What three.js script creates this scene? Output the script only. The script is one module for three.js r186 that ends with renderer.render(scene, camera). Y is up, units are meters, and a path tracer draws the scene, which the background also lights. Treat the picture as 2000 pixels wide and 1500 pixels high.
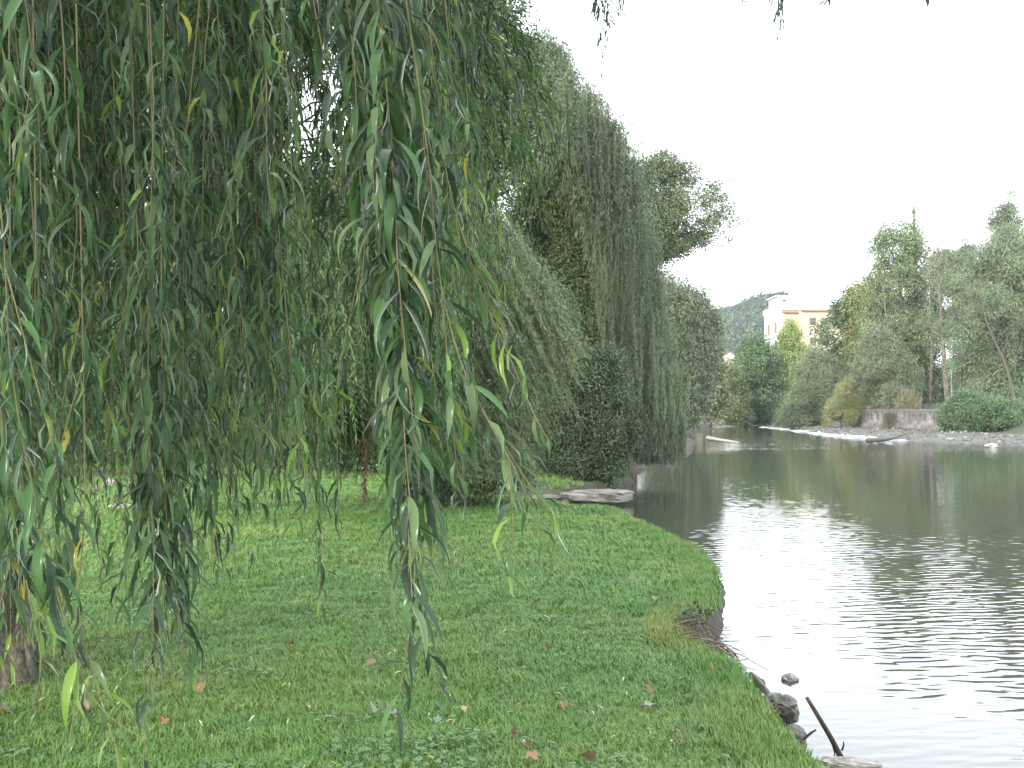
import * as THREE from 'three';
import { mergeGeometries } from 'three/addons/utils/BufferGeometryUtils.js';
import { ImprovedNoise } from 'three/addons/math/ImprovedNoise.js';

// ---------------------------------------------------------------- camera, sky, sun, exposure
const EYE = 2.0;                    // metres above the water (about 1.55 m above the lawn)
const F = 2142, CX = 1000, CY = 750, HORIZON = 798;   // photograph: 2000 x 1500 pixels
const PITCH = Math.atan((HORIZON - CY) / F);
const scene = new THREE.Scene();
const camera = new THREE.PerspectiveCamera(2 * Math.atan(750 / F) * 180 / Math.PI, 4 / 3, 0.05, 3000);
camera.position.set(0, EYE, 0);
camera.rotation.x = PITCH;
scene.add(camera);

const renderer = new THREE.WebGLRenderer({ antialias: true });
renderer.toneMapping = THREE.LinearToneMapping;
renderer.toneMappingExposure = 4.6;
renderer.shadowMap.enabled = true;

function skyTexture() {
  const w = 512, h = 256, a = new Float32Array(w * h * 4), nz = new ImprovedNoise();
  for (let j = 0; j < h; j++) for (let i = 0; i < w; i++) {
    const el = ((j + 0.5) / h - 0.5) * Math.PI, az = (i + 0.5) / w * Math.PI * 2;
    const x = Math.cos(el) * Math.cos(az), y = Math.sin(el), z = Math.cos(el) * Math.sin(az);
    const k = Math.max(0, y), cl = 1 + 0.07 * nz.noise(x * 2.5 + 7, y * 5, z * 2.5) + 0.04 * nz.noise(x * 6, y * 11 + 3, z * 6);
    const t = Math.sqrt(k), q = (j * w + i) * 4;
    const L = (1.10 - 0.12 * t) * cl;
    a[q] = L * (1.0 - 0.2 * t); a[q + 1] = L * (1.0 - 0.085 * t); a[q + 2] = L * 1.03; a[q + 3] = 1;
  }
  const t = new THREE.DataTexture(a, w, h, THREE.RGBAFormat, THREE.FloatType);
  t.mapping = THREE.EquirectangularReflectionMapping; t.magFilter = THREE.LinearFilter; t.minFilter = THREE.LinearFilter; t.needsUpdate = true;
  return t;
}
const skyTex = skyTexture();
scene.background = skyTex; scene.environment = skyTex;

const sun = new THREE.DirectionalLight(new THREE.Color(1.0, 0.93, 0.82), 1.3);
sun.position.set(-60, 52, 48); sun.target.position.set(0, 0, -30);
sun.shadow.radius = 20; sun.castShadow = true;
Object.assign(sun.shadow.camera, { left: -150, right: 150, top: 150, bottom: -150, near: 1, far: 500 });
sun.shadow.mapSize.set(4096, 4096);
scene.add(sun, sun.target);
scene.fog = new THREE.FogExp2(new THREE.Color(0.86, 0.93, 1.0), 0.0002);

// ---------------------------------------------------------------- helpers
const V = (x, y, z) => new THREE.Vector3(x, y, z);
function rngOf(seed) { let s = seed >>> 0; return () => { s = (s + 0x6D2B79F5) >>> 0; let t = s; t = Math.imul(t ^ (t >>> 15), t | 1); t ^= t + Math.imul(t ^ (t >>> 7), t | 61); return ((t ^ (t >>> 14)) >>> 0) / 4294967296; }; }
const noise = new ImprovedNoise();
const fbm = (x, y, z = 0.5) => noise.noise(x, y, z) + 0.5 * noise.noise(x * 2.1 + 5, y * 2.1, z) + 0.25 * noise.noise(x * 4.3, y * 4.3 + 9, z);
const clamp = (x, a = 0, b = 1) => Math.min(b, Math.max(a, x));
const smooth = (a, b, x) => { const t = clamp((x - a) / (b - a)); return t * t * (3 - 2 * t); };
function table(rows, x) {           // linear look-up in [[x, y], ...]
  if (x <= rows[0][0]) return rows[0][1];
  for (let i = 1; i < rows.length; i++) if (x <= rows[i][0]) { const [a, b] = rows[i - 1], [c, d] = rows[i]; return b + (d - b) * (x - a) / (c - a); }
  return rows[rows.length - 1][1];
}
const cp = Math.cos(PITCH), sp = Math.sin(PITCH);
function P(px, py, d) {             // the point at depth d (metres along -z) that the photograph shows at that pixel
  const x = (px - CX) / F, y = -(py - CY) / F, yy = y * cp + sp, zz = -(cp - y * sp);
  const k = d / -zz;
  return V(x * k, EYE + yy * k, -d);
}
function project(p) { const y = p.y - EYE, cy = y * cp + p.z * sp, cz = -(p.z * cp - y * sp); return [CX + p.x / cz * F, CY - cy / cz * F, cz]; }

const taken = {};
function numbered(n) { const k = taken[n] = (taken[n] ?? -1) + 1; return k ? `${n}_${String(k).padStart(3, '0')}` : n; }
function shadowed(o) { o.castShadow = true; o.receiveShadow = true; return o; }
function thing(name, label, category, pos = V(0, 0, 0), group) {
  const o = new THREE.Group(); o.name = numbered(name); o.position.copy(pos); o.userData = { label, category };
  if (group) o.userData.group = group;
  scene.add(o); return o;
}
function single(name, geo, mat, label, category, pos, group) {
  const o = shadowed(new THREE.Mesh(geo, mat)); o.name = numbered(name); if (pos) o.position.copy(pos);
  o.userData = { label, category }; if (group) o.userData.group = group;
  scene.add(o); return o;
}
function part(name, geo, mat, parent, stuff) { const o = shadowed(new THREE.Mesh(geo, mat)); o.name = name; if (stuff) o.userData.kind = 'stuff'; parent.add(o); return o; }
function structure(name, geo, mat) { const o = shadowed(new THREE.Mesh(geo, mat)); o.name = numbered(name); o.userData = { kind: 'structure' }; scene.add(o); return o; }
function instanced(name, geo, mat, mats, cols, parent) {
  const o = shadowed(new THREE.InstancedMesh(geo, mat, mats.length)); o.name = parent === scene ? numbered(name) : name; o.userData.kind = 'stuff';
  mats.forEach((m, i) => { o.setMatrixAt(i, m); if (cols) o.setColorAt(i, cols[i]); });
  o.instanceMatrix.needsUpdate = true; parent.add(o); return o;
}
function geoOf(pos, idx, uv, col) {
  const g = new THREE.BufferGeometry(); g.setAttribute('position', new THREE.Float32BufferAttribute(pos, 3));
  if (uv) g.setAttribute('uv', new THREE.Float32BufferAttribute(uv, 2));
  if (col) g.setAttribute('color', new THREE.Float32BufferAttribute(col, 3));
  if (idx) g.setIndex(idx); g.computeVertexNormals(); return g;
}
const rgb = (r, g, b) => new THREE.Color().setRGB(r, g, b);

function dataTexture(w, h, fn, srgb) {
  const a = new Uint8Array(w * h * 4);
  for (let j = 0; j < h; j++) for (let i = 0; i < w; i++) { const c = fn(i / w, j / h), q = (j * w + i) * 4; a[q] = clamp(c[0]) * 255; a[q + 1] = clamp(c[1]) * 255; a[q + 2] = clamp(c[2]) * 255; a[q + 3] = 255; }
  const t = new THREE.DataTexture(a, w, h); t.wrapS = t.wrapT = THREE.RepeatWrapping; t.magFilter = THREE.LinearFilter; t.minFilter = THREE.LinearMipmapLinearFilter; t.generateMipmaps = true;
  if (srgb) t.colorSpace = THREE.SRGBColorSpace; t.needsUpdate = true; return t;
}
// tileable noise: blends four shifted looks
function tileNoise(u, v, f, s = 0) { const n = (a, b) => fbm(a * f + s, b * f + s, s * 1.7 + 0.3); const a = n(u, v), b = n(u - 1, v), c = n(u, v - 1), d = n(u - 1, v - 1); const x = smooth(0.7, 1, u), y = smooth(0.7, 1, v); return (a * (1 - x) + b * x) * (1 - y) + (c * (1 - x) + d * x) * y; }

// tapered tube along points with radii; ridged: bark relief
function tube(pts, radii, sides = 6, ridge = 0, seed = 1, uvScale = 1) {
  const pos = [], idx = [], uv = []; let prev = null, len = 0;
  const up0 = Math.abs(pts[1].clone().sub(pts[0]).normalize().y) > 0.9 ? V(1, 0, 0) : V(0, 1, 0);
  for (let i = 0; i < pts.length; i++) {
    const t = pts[Math.min(i + 1, pts.length - 1)].clone().sub(pts[Math.max(i - 1, 0)]).normalize();
    let n = prev ? prev.clone().sub(t.clone().multiplyScalar(prev.dot(t))) : up0.clone().sub(t.clone().multiplyScalar(up0.dot(t)));
    n.normalize(); prev = n; const b = t.clone().cross(n);
    if (i) len += pts[i].distanceTo(pts[i - 1]);
    for (let j = 0; j <= sides; j++) {
      const a = (j % sides) / sides * Math.PI * 2; let r = radii[i];
      if (ridge) { const c = Math.cos(a), s = Math.sin(a); r += ridge * (Math.abs(noise.noise(c * 4.2 + seed, s * 4.2, len * 1.3)) * 1.6 + noise.noise(c * 9, s * 9 + seed, len * 3.5) * 0.6 - 0.4); }
      pos.push(pts[i].x + (n.x * Math.cos(a) + b.x * Math.sin(a)) * r, pts[i].y + (n.y * Math.cos(a) + b.y * Math.sin(a)) * r, pts[i].z + (n.z * Math.cos(a) + b.z * Math.sin(a)) * r);
      uv.push(j / sides * Math.max(0.3, radii[0] * 6.28) * uvScale, len * uvScale);
      if (i && j < sides) { const q = (i - 1) * (sides + 1) + j, w = q + sides + 1; idx.push(q, q + 1, w, q + 1, w + 1, w); }
    }
  }
  const e0 = pos.length / 3; pos.push(...pts[0].toArray()); uv.push(0, 0); pos.push(...pts[pts.length - 1].toArray()); uv.push(0, 0);
  const L = (pts.length - 1) * (sides + 1);
  for (let j = 0; j < sides; j++) { idx.push(e0, j + 1, j); idx.push(e0 + 1, L + j, L + j + 1); }
  return geoOf(pos, idx, uv);
}
function bend(pts, n) { const c = new THREE.CatmullRomCurve3(pts, false, 'centripetal'); return c.getPoints(n); }

// ---------------------------------------------------------------- materials
const leafMaterial = (r, g, b, through = 0.4, gloss = 0.5, gr = 0.38) => new THREE.MeshPhysicalMaterial({ color: rgb(r, g, b), roughness: 0.95, transmission: through, thickness: 0, clearcoat: gloss, clearcoatRoughness: gr, side: THREE.DoubleSide, ior: 1.4 });
const M = {};
M.willowLeaf = leafMaterial(1, 1, 1, 0.42, 0.32, 0.2); M.willowLeaf.vertexColors = true;
M.leaf = new THREE.MeshStandardMaterial({ color: rgb(1, 1, 1), roughness: 0.6, side: THREE.DoubleSide });
M.grass = new THREE.MeshStandardMaterial({ color: rgb(1, 1, 1), roughness: 0.62, side: THREE.DoubleSide });
const barkColor = dataTexture(512, 512, (u, v) => { const n = tileNoise(u, v, 5, 3), s = Math.abs(tileNoise(u * 1, v, 12, 8)), m = tileNoise(u, v, 3, 21); const k = 0.36 + 0.22 * n - 0.25 * (0.4 - Math.min(0.4, s)) ; const moss = smooth(0.25, 0.6, m) * 0.3; return [k * 1.02 - moss * 0.1, k * 0.92 + moss * 0.02, k * 0.8 - moss * 0.14]; }, true);
const barkBump = dataTexture(512, 512, (u, v) => { const s = Math.abs(tileNoise(u, v * 1, 9, 8)), n = tileNoise(u, v, 16, 4); const k = 0.2 + 1.1 * Math.min(0.6, s) + 0.2 * n; return [k, k, k]; });
M.bark = new THREE.MeshStandardMaterial({ map: barkColor, bumpMap: barkBump, bumpScale: 0.03, roughness: 0.95, color: rgb(0.9, 0.86, 0.8) });
M.paleBark = new THREE.MeshStandardMaterial({ map: barkColor, bumpMap: barkBump, bumpScale: 0.01, roughness: 0.9, color: rgb(1.9, 1.9, 1.85) });
M.twig = new THREE.MeshStandardMaterial({ color: rgb(0.115, 0.095, 0.03), roughness: 0.6 });
M.brownTwig = new THREE.MeshStandardMaterial({ map: barkColor, bumpMap: barkBump, bumpScale: 0.004, color: rgb(0.5, 0.34, 0.25), roughness: 0.85 });
M.branch = new THREE.MeshStandardMaterial({ color: rgb(0.085, 0.07, 0.055), roughness: 0.95 });

// ---------------------------------------------------------------- the ground, its two banks and the river bed
// shore of the left bank: x at depth d
const SHORE_L = [[-80, 3.2], [-10, 1.9], [3, 1.32], [5.0, 1.42], [5.4, 1.43], [6.0, 1.33], [6.5, 1.38], [7.0, 1.42], [7.6, 1.42], [8.2, 1.36], [8.6, 1.26], [9.1, 1.32], [9.7, 1.58], [10.2, 1.74], [11.3, 1.97], [12.5, 2.16], [13.8, 2.24], [15.5, 2.10], [17.7, 1.84], [19.6, 1.72], [20.8, 1.35], [22, 0.95], [25, 0.75], [27, 2.1], [29, 3.0], [33, 3.4], [37, 4.3], [42, 6.3], [50, 8.0], [65, 10.6], [82, 13.2], [105, 18.5], [126, 23.5], [150, 34], [170, 50], [900, 50]];
const SHORE_R = [[-80, 30], [40, 28.5], [58, 27.2], [64, 25.4], [67, 24.0], [82, 25.2], [100, 27.6], [126, 31], [150, 34], [900, 34]];
const TOE_R = [[-80, 38], [70, 35.5], [92, 36.2], [110, 33.2], [130, 32.2], [160, 34], [900, 34]];
function ground(x, d) {
  const nl = 0.05 * noise.noise(x * 0.9, d * 0.9, 0) + 0.03 * noise.noise(x * 2.7, d * 2.7, 4);
  const wob = 0.07 * noise.noise(x * 0.2 + 3, d * 1.3, 2) + 0.04 * noise.noise(1, d * 3.9, 5);
  const tl = table(SHORE_L, d) + wob * (d < 30 ? 1 : 3) - x, tr = x - table(SHORE_R, d) - wob * 3;
  const far = smooth(130, 400, d) * 9;
  if (d > 160) return 0.6 + 1.2 * smooth(160, 190, d) + far;
  let h = -0.85;
  if (tl > -0.9) {
    const lawn = 0.20 + 0.16 * smooth(0.1, 1.6, tl) + 0.1 * smooth(0, 7, tl) + nl * 0.5;
    h = tl > 0 ? lawn : -0.85 + (lawn + 0.85) * smooth(-0.9, 0.0, tl) ** 1.2;
    if (tl > 0 && d > 24) h += 0.35 * smooth(24, 34, d) * smooth(0, 5, tl) + 0.6 * smooth(4, 20, tl);
    if (d > 19.5 && d < 26.5) h -= 0.22 * smooth(19.5, 22, d) * (1 - smooth(24.5, 26.5, d)) * smooth(2.4, 0.2, tl);
  }
  if (tr > -3) {
    const toe = table(TOE_R, d), s = x - toe;
    let r = -0.5 + 0.62 * smooth(-3, 1.5, tr) + 0.12 * smooth(0.5, 7, tr) + 0.05 * nl;
    if (d < 92.5) r += 1.95 * smooth(0, 4, s); else r += 1.7 * smooth(0.3, 0.9, s);
    r += 4.0 * smooth(6, 40, s);
    h = Math.max(h, r);
  }
  return h + far * smooth(-2, 6, Math.max(tl, tr));
}
const G = (x, z) => ground(x, -z);
function steps(list) { const out = []; for (const [a, b, s] of list) for (let x = a; x < b - 1e-6; x += s) out.push(x); out.push(list[list.length - 1][1]); return out; }
{
  const xs = steps([[-1500, -100, 140], [-100, -20, 8], [-20, -5, 0.6], [-5, 4.5, 0.11], [4.5, 22, 0.9], [22, 42, 0.6], [42, 100, 5], [100, 1500, 140]]);
  const ds = steps([[-80, 3, 6], [3, 24, 0.11], [24, 45, 0.35], [45, 165, 1.3], [165, 260, 8], [260, 1600, 120]]);
  const pos = [], idx = [], uv = [], col = [], W = xs.length;
  for (const d of ds) for (const x of xs) {
    const y = ground(x, d); pos.push(x, y, -d); uv.push(x, d);
    const tr = x - table(SHORE_R, d), s = x - table(TOE_R, d), tl = table(SHORE_L, d) - x, n = fbm(x * 0.8, d * 0.8), n2 = fbm(x * 3, d * 3, 7);
    let c = [0.075 + 0.015 * n, 0.135 + 0.025 * n, 0.032];                      // turf
    const soil = [0.055 + 0.018 * n2, 0.044 + 0.014 * n2, 0.03 + 0.01 * n2], gravel = [0.1 + 0.045 * n2, 0.09 + 0.04 * n2, 0.076 + 0.035 * n2];
    let k = tl > -3 ? smooth(0.02, -0.06, tl - 0.05) : 0; if (tl > 0 && d > 22.5) k = Math.max(k, 0.75);
    if (tl > 0 && d < 22.5 && d > 2) k = Math.max(k, smooth(0.55, 0.9, n) * 0.8);
    c = c.map((v, i) => v + (soil[i] - v) * k);
    if (tr > -4 && d < 170) { const gk = smooth(0.6, -0.4, s + n) * (1 - 0.8 * smooth(2.5, 6, tr + 2 * n)); c = (d > 22 ? [0.06, 0.065, 0.03] : c).map((v, i) => v + (gravel[i] - v) * gk); }
    col.push(...c);
  }
  for (let j = 0; j < ds.length - 1; j++) for (let i = 0; i < W - 1; i++) { const a = j * W + i; idx.push(a, a + 1, a + W, a + 1, a + W + 1, a + W); }
  const soilBump = dataTexture(512, 512, (u, v) => { const k = 0.5 + 0.4 * tileNoise(u, v, 14, 2); return [k, k, k]; });
  const soilMap = dataTexture(512, 512, (u, v) => { const k = 0.82 + 0.3 * tileNoise(u, v, 22, 6) + 0.12 * tileNoise(u, v, 6, 9); return [k, k, k]; }, true);
  structure('ground', geoOf(pos, idx, uv, col), new THREE.MeshStandardMaterial({ vertexColors: true, map: soilMap, bumpMap: soilBump, bumpScale: 0.03, roughness: 1 }));
}

// ---------------------------------------------------------------- the river
{
  const TILE = 36, N = 2048, rng = rngOf(11), H = new Float32Array(N * N);
  // directional wind ripples as a sum of waves that fit the tile
  const waves = [];
  for (let i = 0; i < 54; i++) {
    const lam = 0.085 + 0.19 * rng() ** 1.3, ang = Math.PI / 2 + 0.12 + (rng() + rng() + rng() - 1.5) * 0.62, k = TILE / lam;
    waves.push([Math.round(Math.cos(ang) * k), Math.round(Math.sin(ang) * k), rng() * 6.283, lam ** 1.1]);
  }
  const long = [];
  for (let i = 0; i < 16; i++) { const lam = 0.7 + 1.6 * rng(), ang = Math.PI / 2 + (rng() - 0.5) * 1.6, k = TILE / lam; long.push([Math.round(Math.cos(ang) * k), Math.round(Math.sin(ang) * k), rng() * 6.283, lam * 0.25]); }
  const TAU = Math.PI * 2, SIN = new Float32Array(4096); for (let i = 0; i < 4096; i++) SIN[i] = Math.sin(i / 4096 * TAU);
  const acc = (list) => {
    const out = new Float32Array(N * N);
    for (const [kx, ky, ph, am] of list) for (let j = 0; j < N; j++) { let p = (ky * j / N + ph / TAU) * 4096; const dp = kx / N * 4096; p -= Math.floor(p / 4096) * 4096; const base = j * N; for (let i = 0; i < N; i++) { out[base + i] += am * SIN[(p + dp * i) & 4095]; } }
    return out;
  };
  const A = acc(waves), B = acc(long);
  let mn = 1e9, mx = -1e9;
  for (let j = 0; j < N; j++) for (let i = 0; i < N; i++) {
    const x = i / N * TILE - 6, d = j / N * TILE;                      // the tile lies from x = -6 and d = 0
    // where the wind reaches the water: out on the river, not in the lee of the grassy bank
    const lee = 3.1 + 0.9 * noise.noise(d * 0.25, 2.2, 0) + 0.5 * noise.noise(d * 0.9, 1.2, 3) ;
    let wind = (0.3 + 0.7 * smooth(lee - 1.5, lee + 1.0, x)) * (1 - 0.85 * smooth(14, 25, d + 3 * noise.noise(x * 0.5, d * 0.3, 8)));
    wind *= 0.75 + 0.45 * noise.noise(x * 0.35, d * 0.25, 6);
    const edge = 1;
    const amp = 0.10 + 0.05 * noise.noise(x * 0.6, d * 0.3, 1) + 0.9 * Math.max(0, wind) * edge;
    const v = A[j * N + i] * amp + B[j * N + i] * (0.04 + 0.07 * Math.max(0, wind)); H[j * N + i] = v; mn = Math.min(mn, v); mx = Math.max(mx, v);
  }
  const a = new Float32Array(N * N * 4);
  for (let i = 0; i < N * N; i++) { const v = (H[i] - mn) / (mx - mn); a[i * 4] = a[i * 4 + 1] = a[i * 4 + 2] = v; a[i * 4 + 3] = 1; }
  const t = new THREE.DataTexture(a, N, N, THREE.RGBAFormat, THREE.FloatType); t.wrapS = t.wrapT = THREE.MirroredRepeatWrapping; t.magFilter = THREE.LinearFilter; t.minFilter = THREE.LinearFilter; t.needsUpdate = true;
  const water = new THREE.MeshPhysicalMaterial({ color: rgb(0.04, 0.042, 0.03), roughness: 0.03, ior: 1.333, bumpMap: t, bumpScale: (mx - mn) * 0.0017 });
  const x0 = -30, x1 = 60, d0 = -80, d1 = 190;
  structure('river', geoOf([x0, 0, -d0, x1, 0, -d0, x0, 0, -d1, x1, 0, -d1], [0, 1, 2, 1, 3, 2], [(x0 + 6) / TILE, d0 / TILE, (x1 + 6) / TILE, d0 / TILE, (x0 + 6) / TILE, d1 / TILE, (x1 + 6) / TILE, d1 / TILE]), water);
}

// ---------------------------------------------------------------- stones, bars and wood at the water
function stoneGeo(seed, sx, sy, sz, rough = 0.28, detail = 4, flat = 0) {
  const g = new THREE.IcosahedronGeometry(1, detail); const p = g.attributes.position;
  for (let i = 0; i < p.count; i++) {
    const v = V(p.getX(i), p.getY(i), p.getZ(i)); const n = noise.noise(v.x * 1.3 + seed * 7.1, v.y * 1.3, v.z * 1.3) + 0.45 * noise.noise(v.x * 3.1, v.y * 3.1 + seed, v.z * 3.1) + 0.2 * noise.noise(v.x * 8, v.y * 8, v.z * 8 + seed);
    let k = 1 + rough * n; if (flat) v.y = Math.sign(v.y) * Math.abs(v.y) ** 0.6 * (1 - flat * 0.2);
    v.multiplyScalar(k); v.y += 0.06 * Math.sin(v.y * 9 + v.x * 2) * (flat ? 1 : 0.4); p.setXYZ(i, v.x * sx, v.y * sy, v.z * sz);
  }
  g.computeVertexNormals(); return g;
}
// white water where the river runs over the weir: many small broken crests
{
  const rng = rngOf(71), mats = [], cols = [];
  const run = (line, n, spread) => { for (let i = 0; i < n; i++) {
    const s = rng() * (line.length - 1), k = Math.min(line.length - 2, Math.floor(s)), f = s - k, px = line[k][0] + (line[k + 1][0] - line[k][0]) * f, py = line[k][1] + (line[k + 1][1] - line[k][1]) * f, w = line[k][2] + (line[k + 1][2] - line[k][2]) * f;
    const d = EYE * F / (py - HORIZON) + (rng() + rng() - 1) * w * spread * 2, x = (px - CX) / F * d + (rng() - 0.5) * 0.6; if (noise.noise(x * 0.7, d * 0.4, 3) < -0.15) continue;
    const q = 0.15 + 0.5 * rng() ** 2; mats.push(new THREE.Matrix4().compose(V(x, 0.0, -d), new THREE.Quaternion().setFromEuler(new THREE.Euler(0, rng() * 0.8 - 0.4, 0)), V(q, 0.02 + 0.06 * rng(), q * (0.3 + 0.4 * rng())))); const c = 0.16 + 0.26 * rng() ** 2; cols.push(rgb(c, c * 1.01, c * 1.02)); } };
  run([[1462, 830.5, 2], [1500, 830, 4], [1545, 832, 4], [1580, 835, 3.2], [1620, 840, 3.0], [1655, 846, 2.2], [1690, 852, 2.0], [1740, 858.5, 0.8]], 330, 1.1);
  run([[1490, 834, 1], [1530, 838, 1.4], [1570, 842, 1.8], [1610, 848, 1.6], [1650, 853, 1.4], [1705, 859.5, 1.0], [1770, 860.5, 0.6]], 220, 1.1);
  run([[1395, 834, 0.6], [1412, 833, 1.4], [1432, 832, 0.5]], 50, 1.0);
  instanced('white_water', stoneGeo(8, 1, 1, 1, 0.45, 2), new THREE.MeshStandardMaterial({ roughness: 0.6 }), mats, cols, scene).userData.label = 'broken white water where the river runs over the weir';
}

const stoneMap = dataTexture(256, 256, (u, v) => { const n = tileNoise(u, v, 7, 5), m = tileNoise(u, v, 20, 9); const k = 0.55 + 0.22 * n + 0.16 * m; return [k * 1.03, k, k * 0.95]; }, true);
const stoneBump = dataTexture(256, 256, (u, v) => { const k = 0.5 + 0.35 * tileNoise(u, v, 12, 9) + 0.25 * tileNoise(u, v, 30, 1); return [k, k, k]; });
M.stone = new THREE.MeshStandardMaterial({ color: rgb(0.85, 0.82, 0.78), map: stoneMap, bumpMap: stoneBump, bumpScale: 0.02, roughness: 0.9 });
M.rock = new THREE.MeshStandardMaterial({ color: rgb(0.5, 0.46, 0.42), map: stoneMap, bumpMap: stoneBump, bumpScale: 0.03, roughness: 0.95 });
M.darkStone = new THREE.MeshStandardMaterial({ color: rgb(0.33, 0.31, 0.28), map: stoneMap, bumpMap: stoneBump, bumpScale: 0.02, roughness: 0.8 });
const onWater = (px, py, y = 0) => { const d = (EYE - y) * F / (py - HORIZON); return V((px - CX) / F * d, y, -d); };
const onLand = (px, py) => { let d = 8; for (let i = 0; i < 30; i++) { const p = P(px, py, d); d = 0.6 * d + 0.4 * clamp((EYE - G(p.x, p.z)) * F / (py - HORIZON), 2, 200); } const p = P(px, py, d); p.y = G(p.x, p.z); return p; };

// the flat pale rock beyond the lawn
{ const p = onWater(1166, 984); const o = single('flat_rock', stoneGeo(2, 0.72, 0.17, 0.5, 0.34, 5, 1), M.rock, 'broad flat pale rock at the water beyond the far tip of the lawn', 'rock', V(p.x, 0.16, p.z)); o.rotation.y = 0.2; }
{ const p = onWater(1062, 975, 0.1); const o = single('flat_rock', stoneGeo(4, 0.42, 0.09, 0.3, 0.25, 4, 1), M.darkStone, 'low dark stone half hidden by grass between the lawn and the flat pale rock', 'rock', V(p.x, 0.12, p.z)); o.rotation.y = 0.4; }
// the stone in the shallows, the broken boulder and its neighbours by the near bank
{ const p = onWater(1540, 1325); single('small_stone', stoneGeo(5, 0.062, 0.035, 0.05, 0.2), M.stone, 'small rounded grey stone standing alone in the bright shallows', 'stone', V(p.x, 0.008, p.z)); }
{ const p = onWater(1522, 1405); const g = stoneGeo(9, 0.105, 0.105, 0.12, 0.42, 5, 0); const o = single('boulder', g, M.darkStone, 'craggy grey brown boulder with jagged top against the bank edge', 'rock', V(p.x - 0.01, 0.075, p.z)); o.rotation.set(0.2, 0.7, -0.35); }
{ const p = onWater(1478, 1352); single('small_stone', stoneGeo(11, 0.05, 0.06, 0.05, 0.25), M.darkStone, 'small dark wet stone at the end of the short grey branch', 'stone', V(p.x, 0.06, p.z)); }
{ const p = onWater(1560, 1440); single('small_stone', stoneGeo(12, 0.08, 0.07, 0.08, 0.25), M.darkStone, 'mossy dark stone in front of the craggy boulder, below the grass', 'stone', V(p.x - 0.05, 0.02, p.z)); }
{ const p = onWater(1655, 1502); const o = single('stone_slab', stoneGeo(14, 0.17, 0.035, 0.075, 0.2, 5, 1), M.stone, 'flat light grey stone slab beside the upright stick', 'stone', V(p.x, 0.045, p.z)); o.rotation.y = -0.25; }
{ const p = onWater(1690, 1525); single('small_stone', stoneGeo(15, 0.05, 0.05, 0.06, 0.3), M.darkStone, 'dark block of stone under the end of the light slab', 'stone', V(p.x, 0.0, p.z)); }
{ // the stick that stands in the water
  const b = onWater(1641, 1468); const r = (px, py, d) => P(px, py, d).sub(b);
  const o = thing('driftwood_stick', 'bare brown stick leaning up out of the water beside the light stone slab', 'stick', b), d = -b.z;
  part('stem', tube(bend([r(1642, 1478, d - 0.02), r(1622, 1440, d), r(1601, 1405, d + 0.02), r(1575, 1362, d + 0.05)], 14), [...Array(15)].map((_, i) => 0.017 - 0.0065 * i / 14), 8, 0.003, 3), M.brownTwig, o);
  part('side_twig', tube(bend([r(1631, 1472, d + 0.02), r(1624, 1450, d), r(1616, 1428, d)], 6), [...Array(7)].map(() => 0.004), 5), M.brownTwig, o);
  part('side_twig', tube(bend([r(1644, 1466, d), r(1648, 1455, d), r(1647, 1448, d)], 4), [0.006, 0.006, 0.005, 0.004, 0.003], 5), M.brownTwig, o);
}
{ // short grey branch lying against the boulder
  const b = onWater(1500, 1380); const d = -b.z, r = (px, py, e) => P(px, py, e).sub(b);
  single('dead_branch', tube(bend([r(1466, 1318, d + 0.35), r(1488, 1340, d + 0.2), r(1513, 1372, d + 0.05)], 10), [...Array(11)].map((_, i) => 0.026 - 0.006 * i / 10), 8, 0.004, 5), M.darkStone, 'short grey weathered branch lying between small dark stone and boulder', 'branch', b);
}
{ const b = onWater(1580, 1435); const d = -b.z - 0.2; single('twig', tube([P(1570, 1444, d).sub(b), P(1582, 1433, d).sub(b), P(1594, 1425, d).sub(b)], [0.009, 0.008, 0.005], 6), M.brownTwig, 'short dark twig poking out of the grass towards the water', 'twig', b); }
{ // floating log far out
  const b = onWater(1411, 864); const r = (px, py) => onWater(px, py).sub(b);
  const pts = bend([r(1382, 860).setY(0.16), r(1400, 862).setY(0.12), r(1443, 866).setY(0.03)], 8);
  single('drift_log', tube(pts, pts.map((_, i) => 0.13 - 0.05 * i / 8), 9, 0.02, 4), M.stone, 'pale drift log lying in the calm water downstream of the white water', 'log', b);
}
{ const b = onWater(1616, 869); single('small_stone', stoneGeo(22, 0.14, 0.3, 0.14, 0.3, 3), M.darkStone, 'small dark stone breaking the water in front of the white water', 'stone', V(b.x, 0.08, b.z)); }
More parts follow.
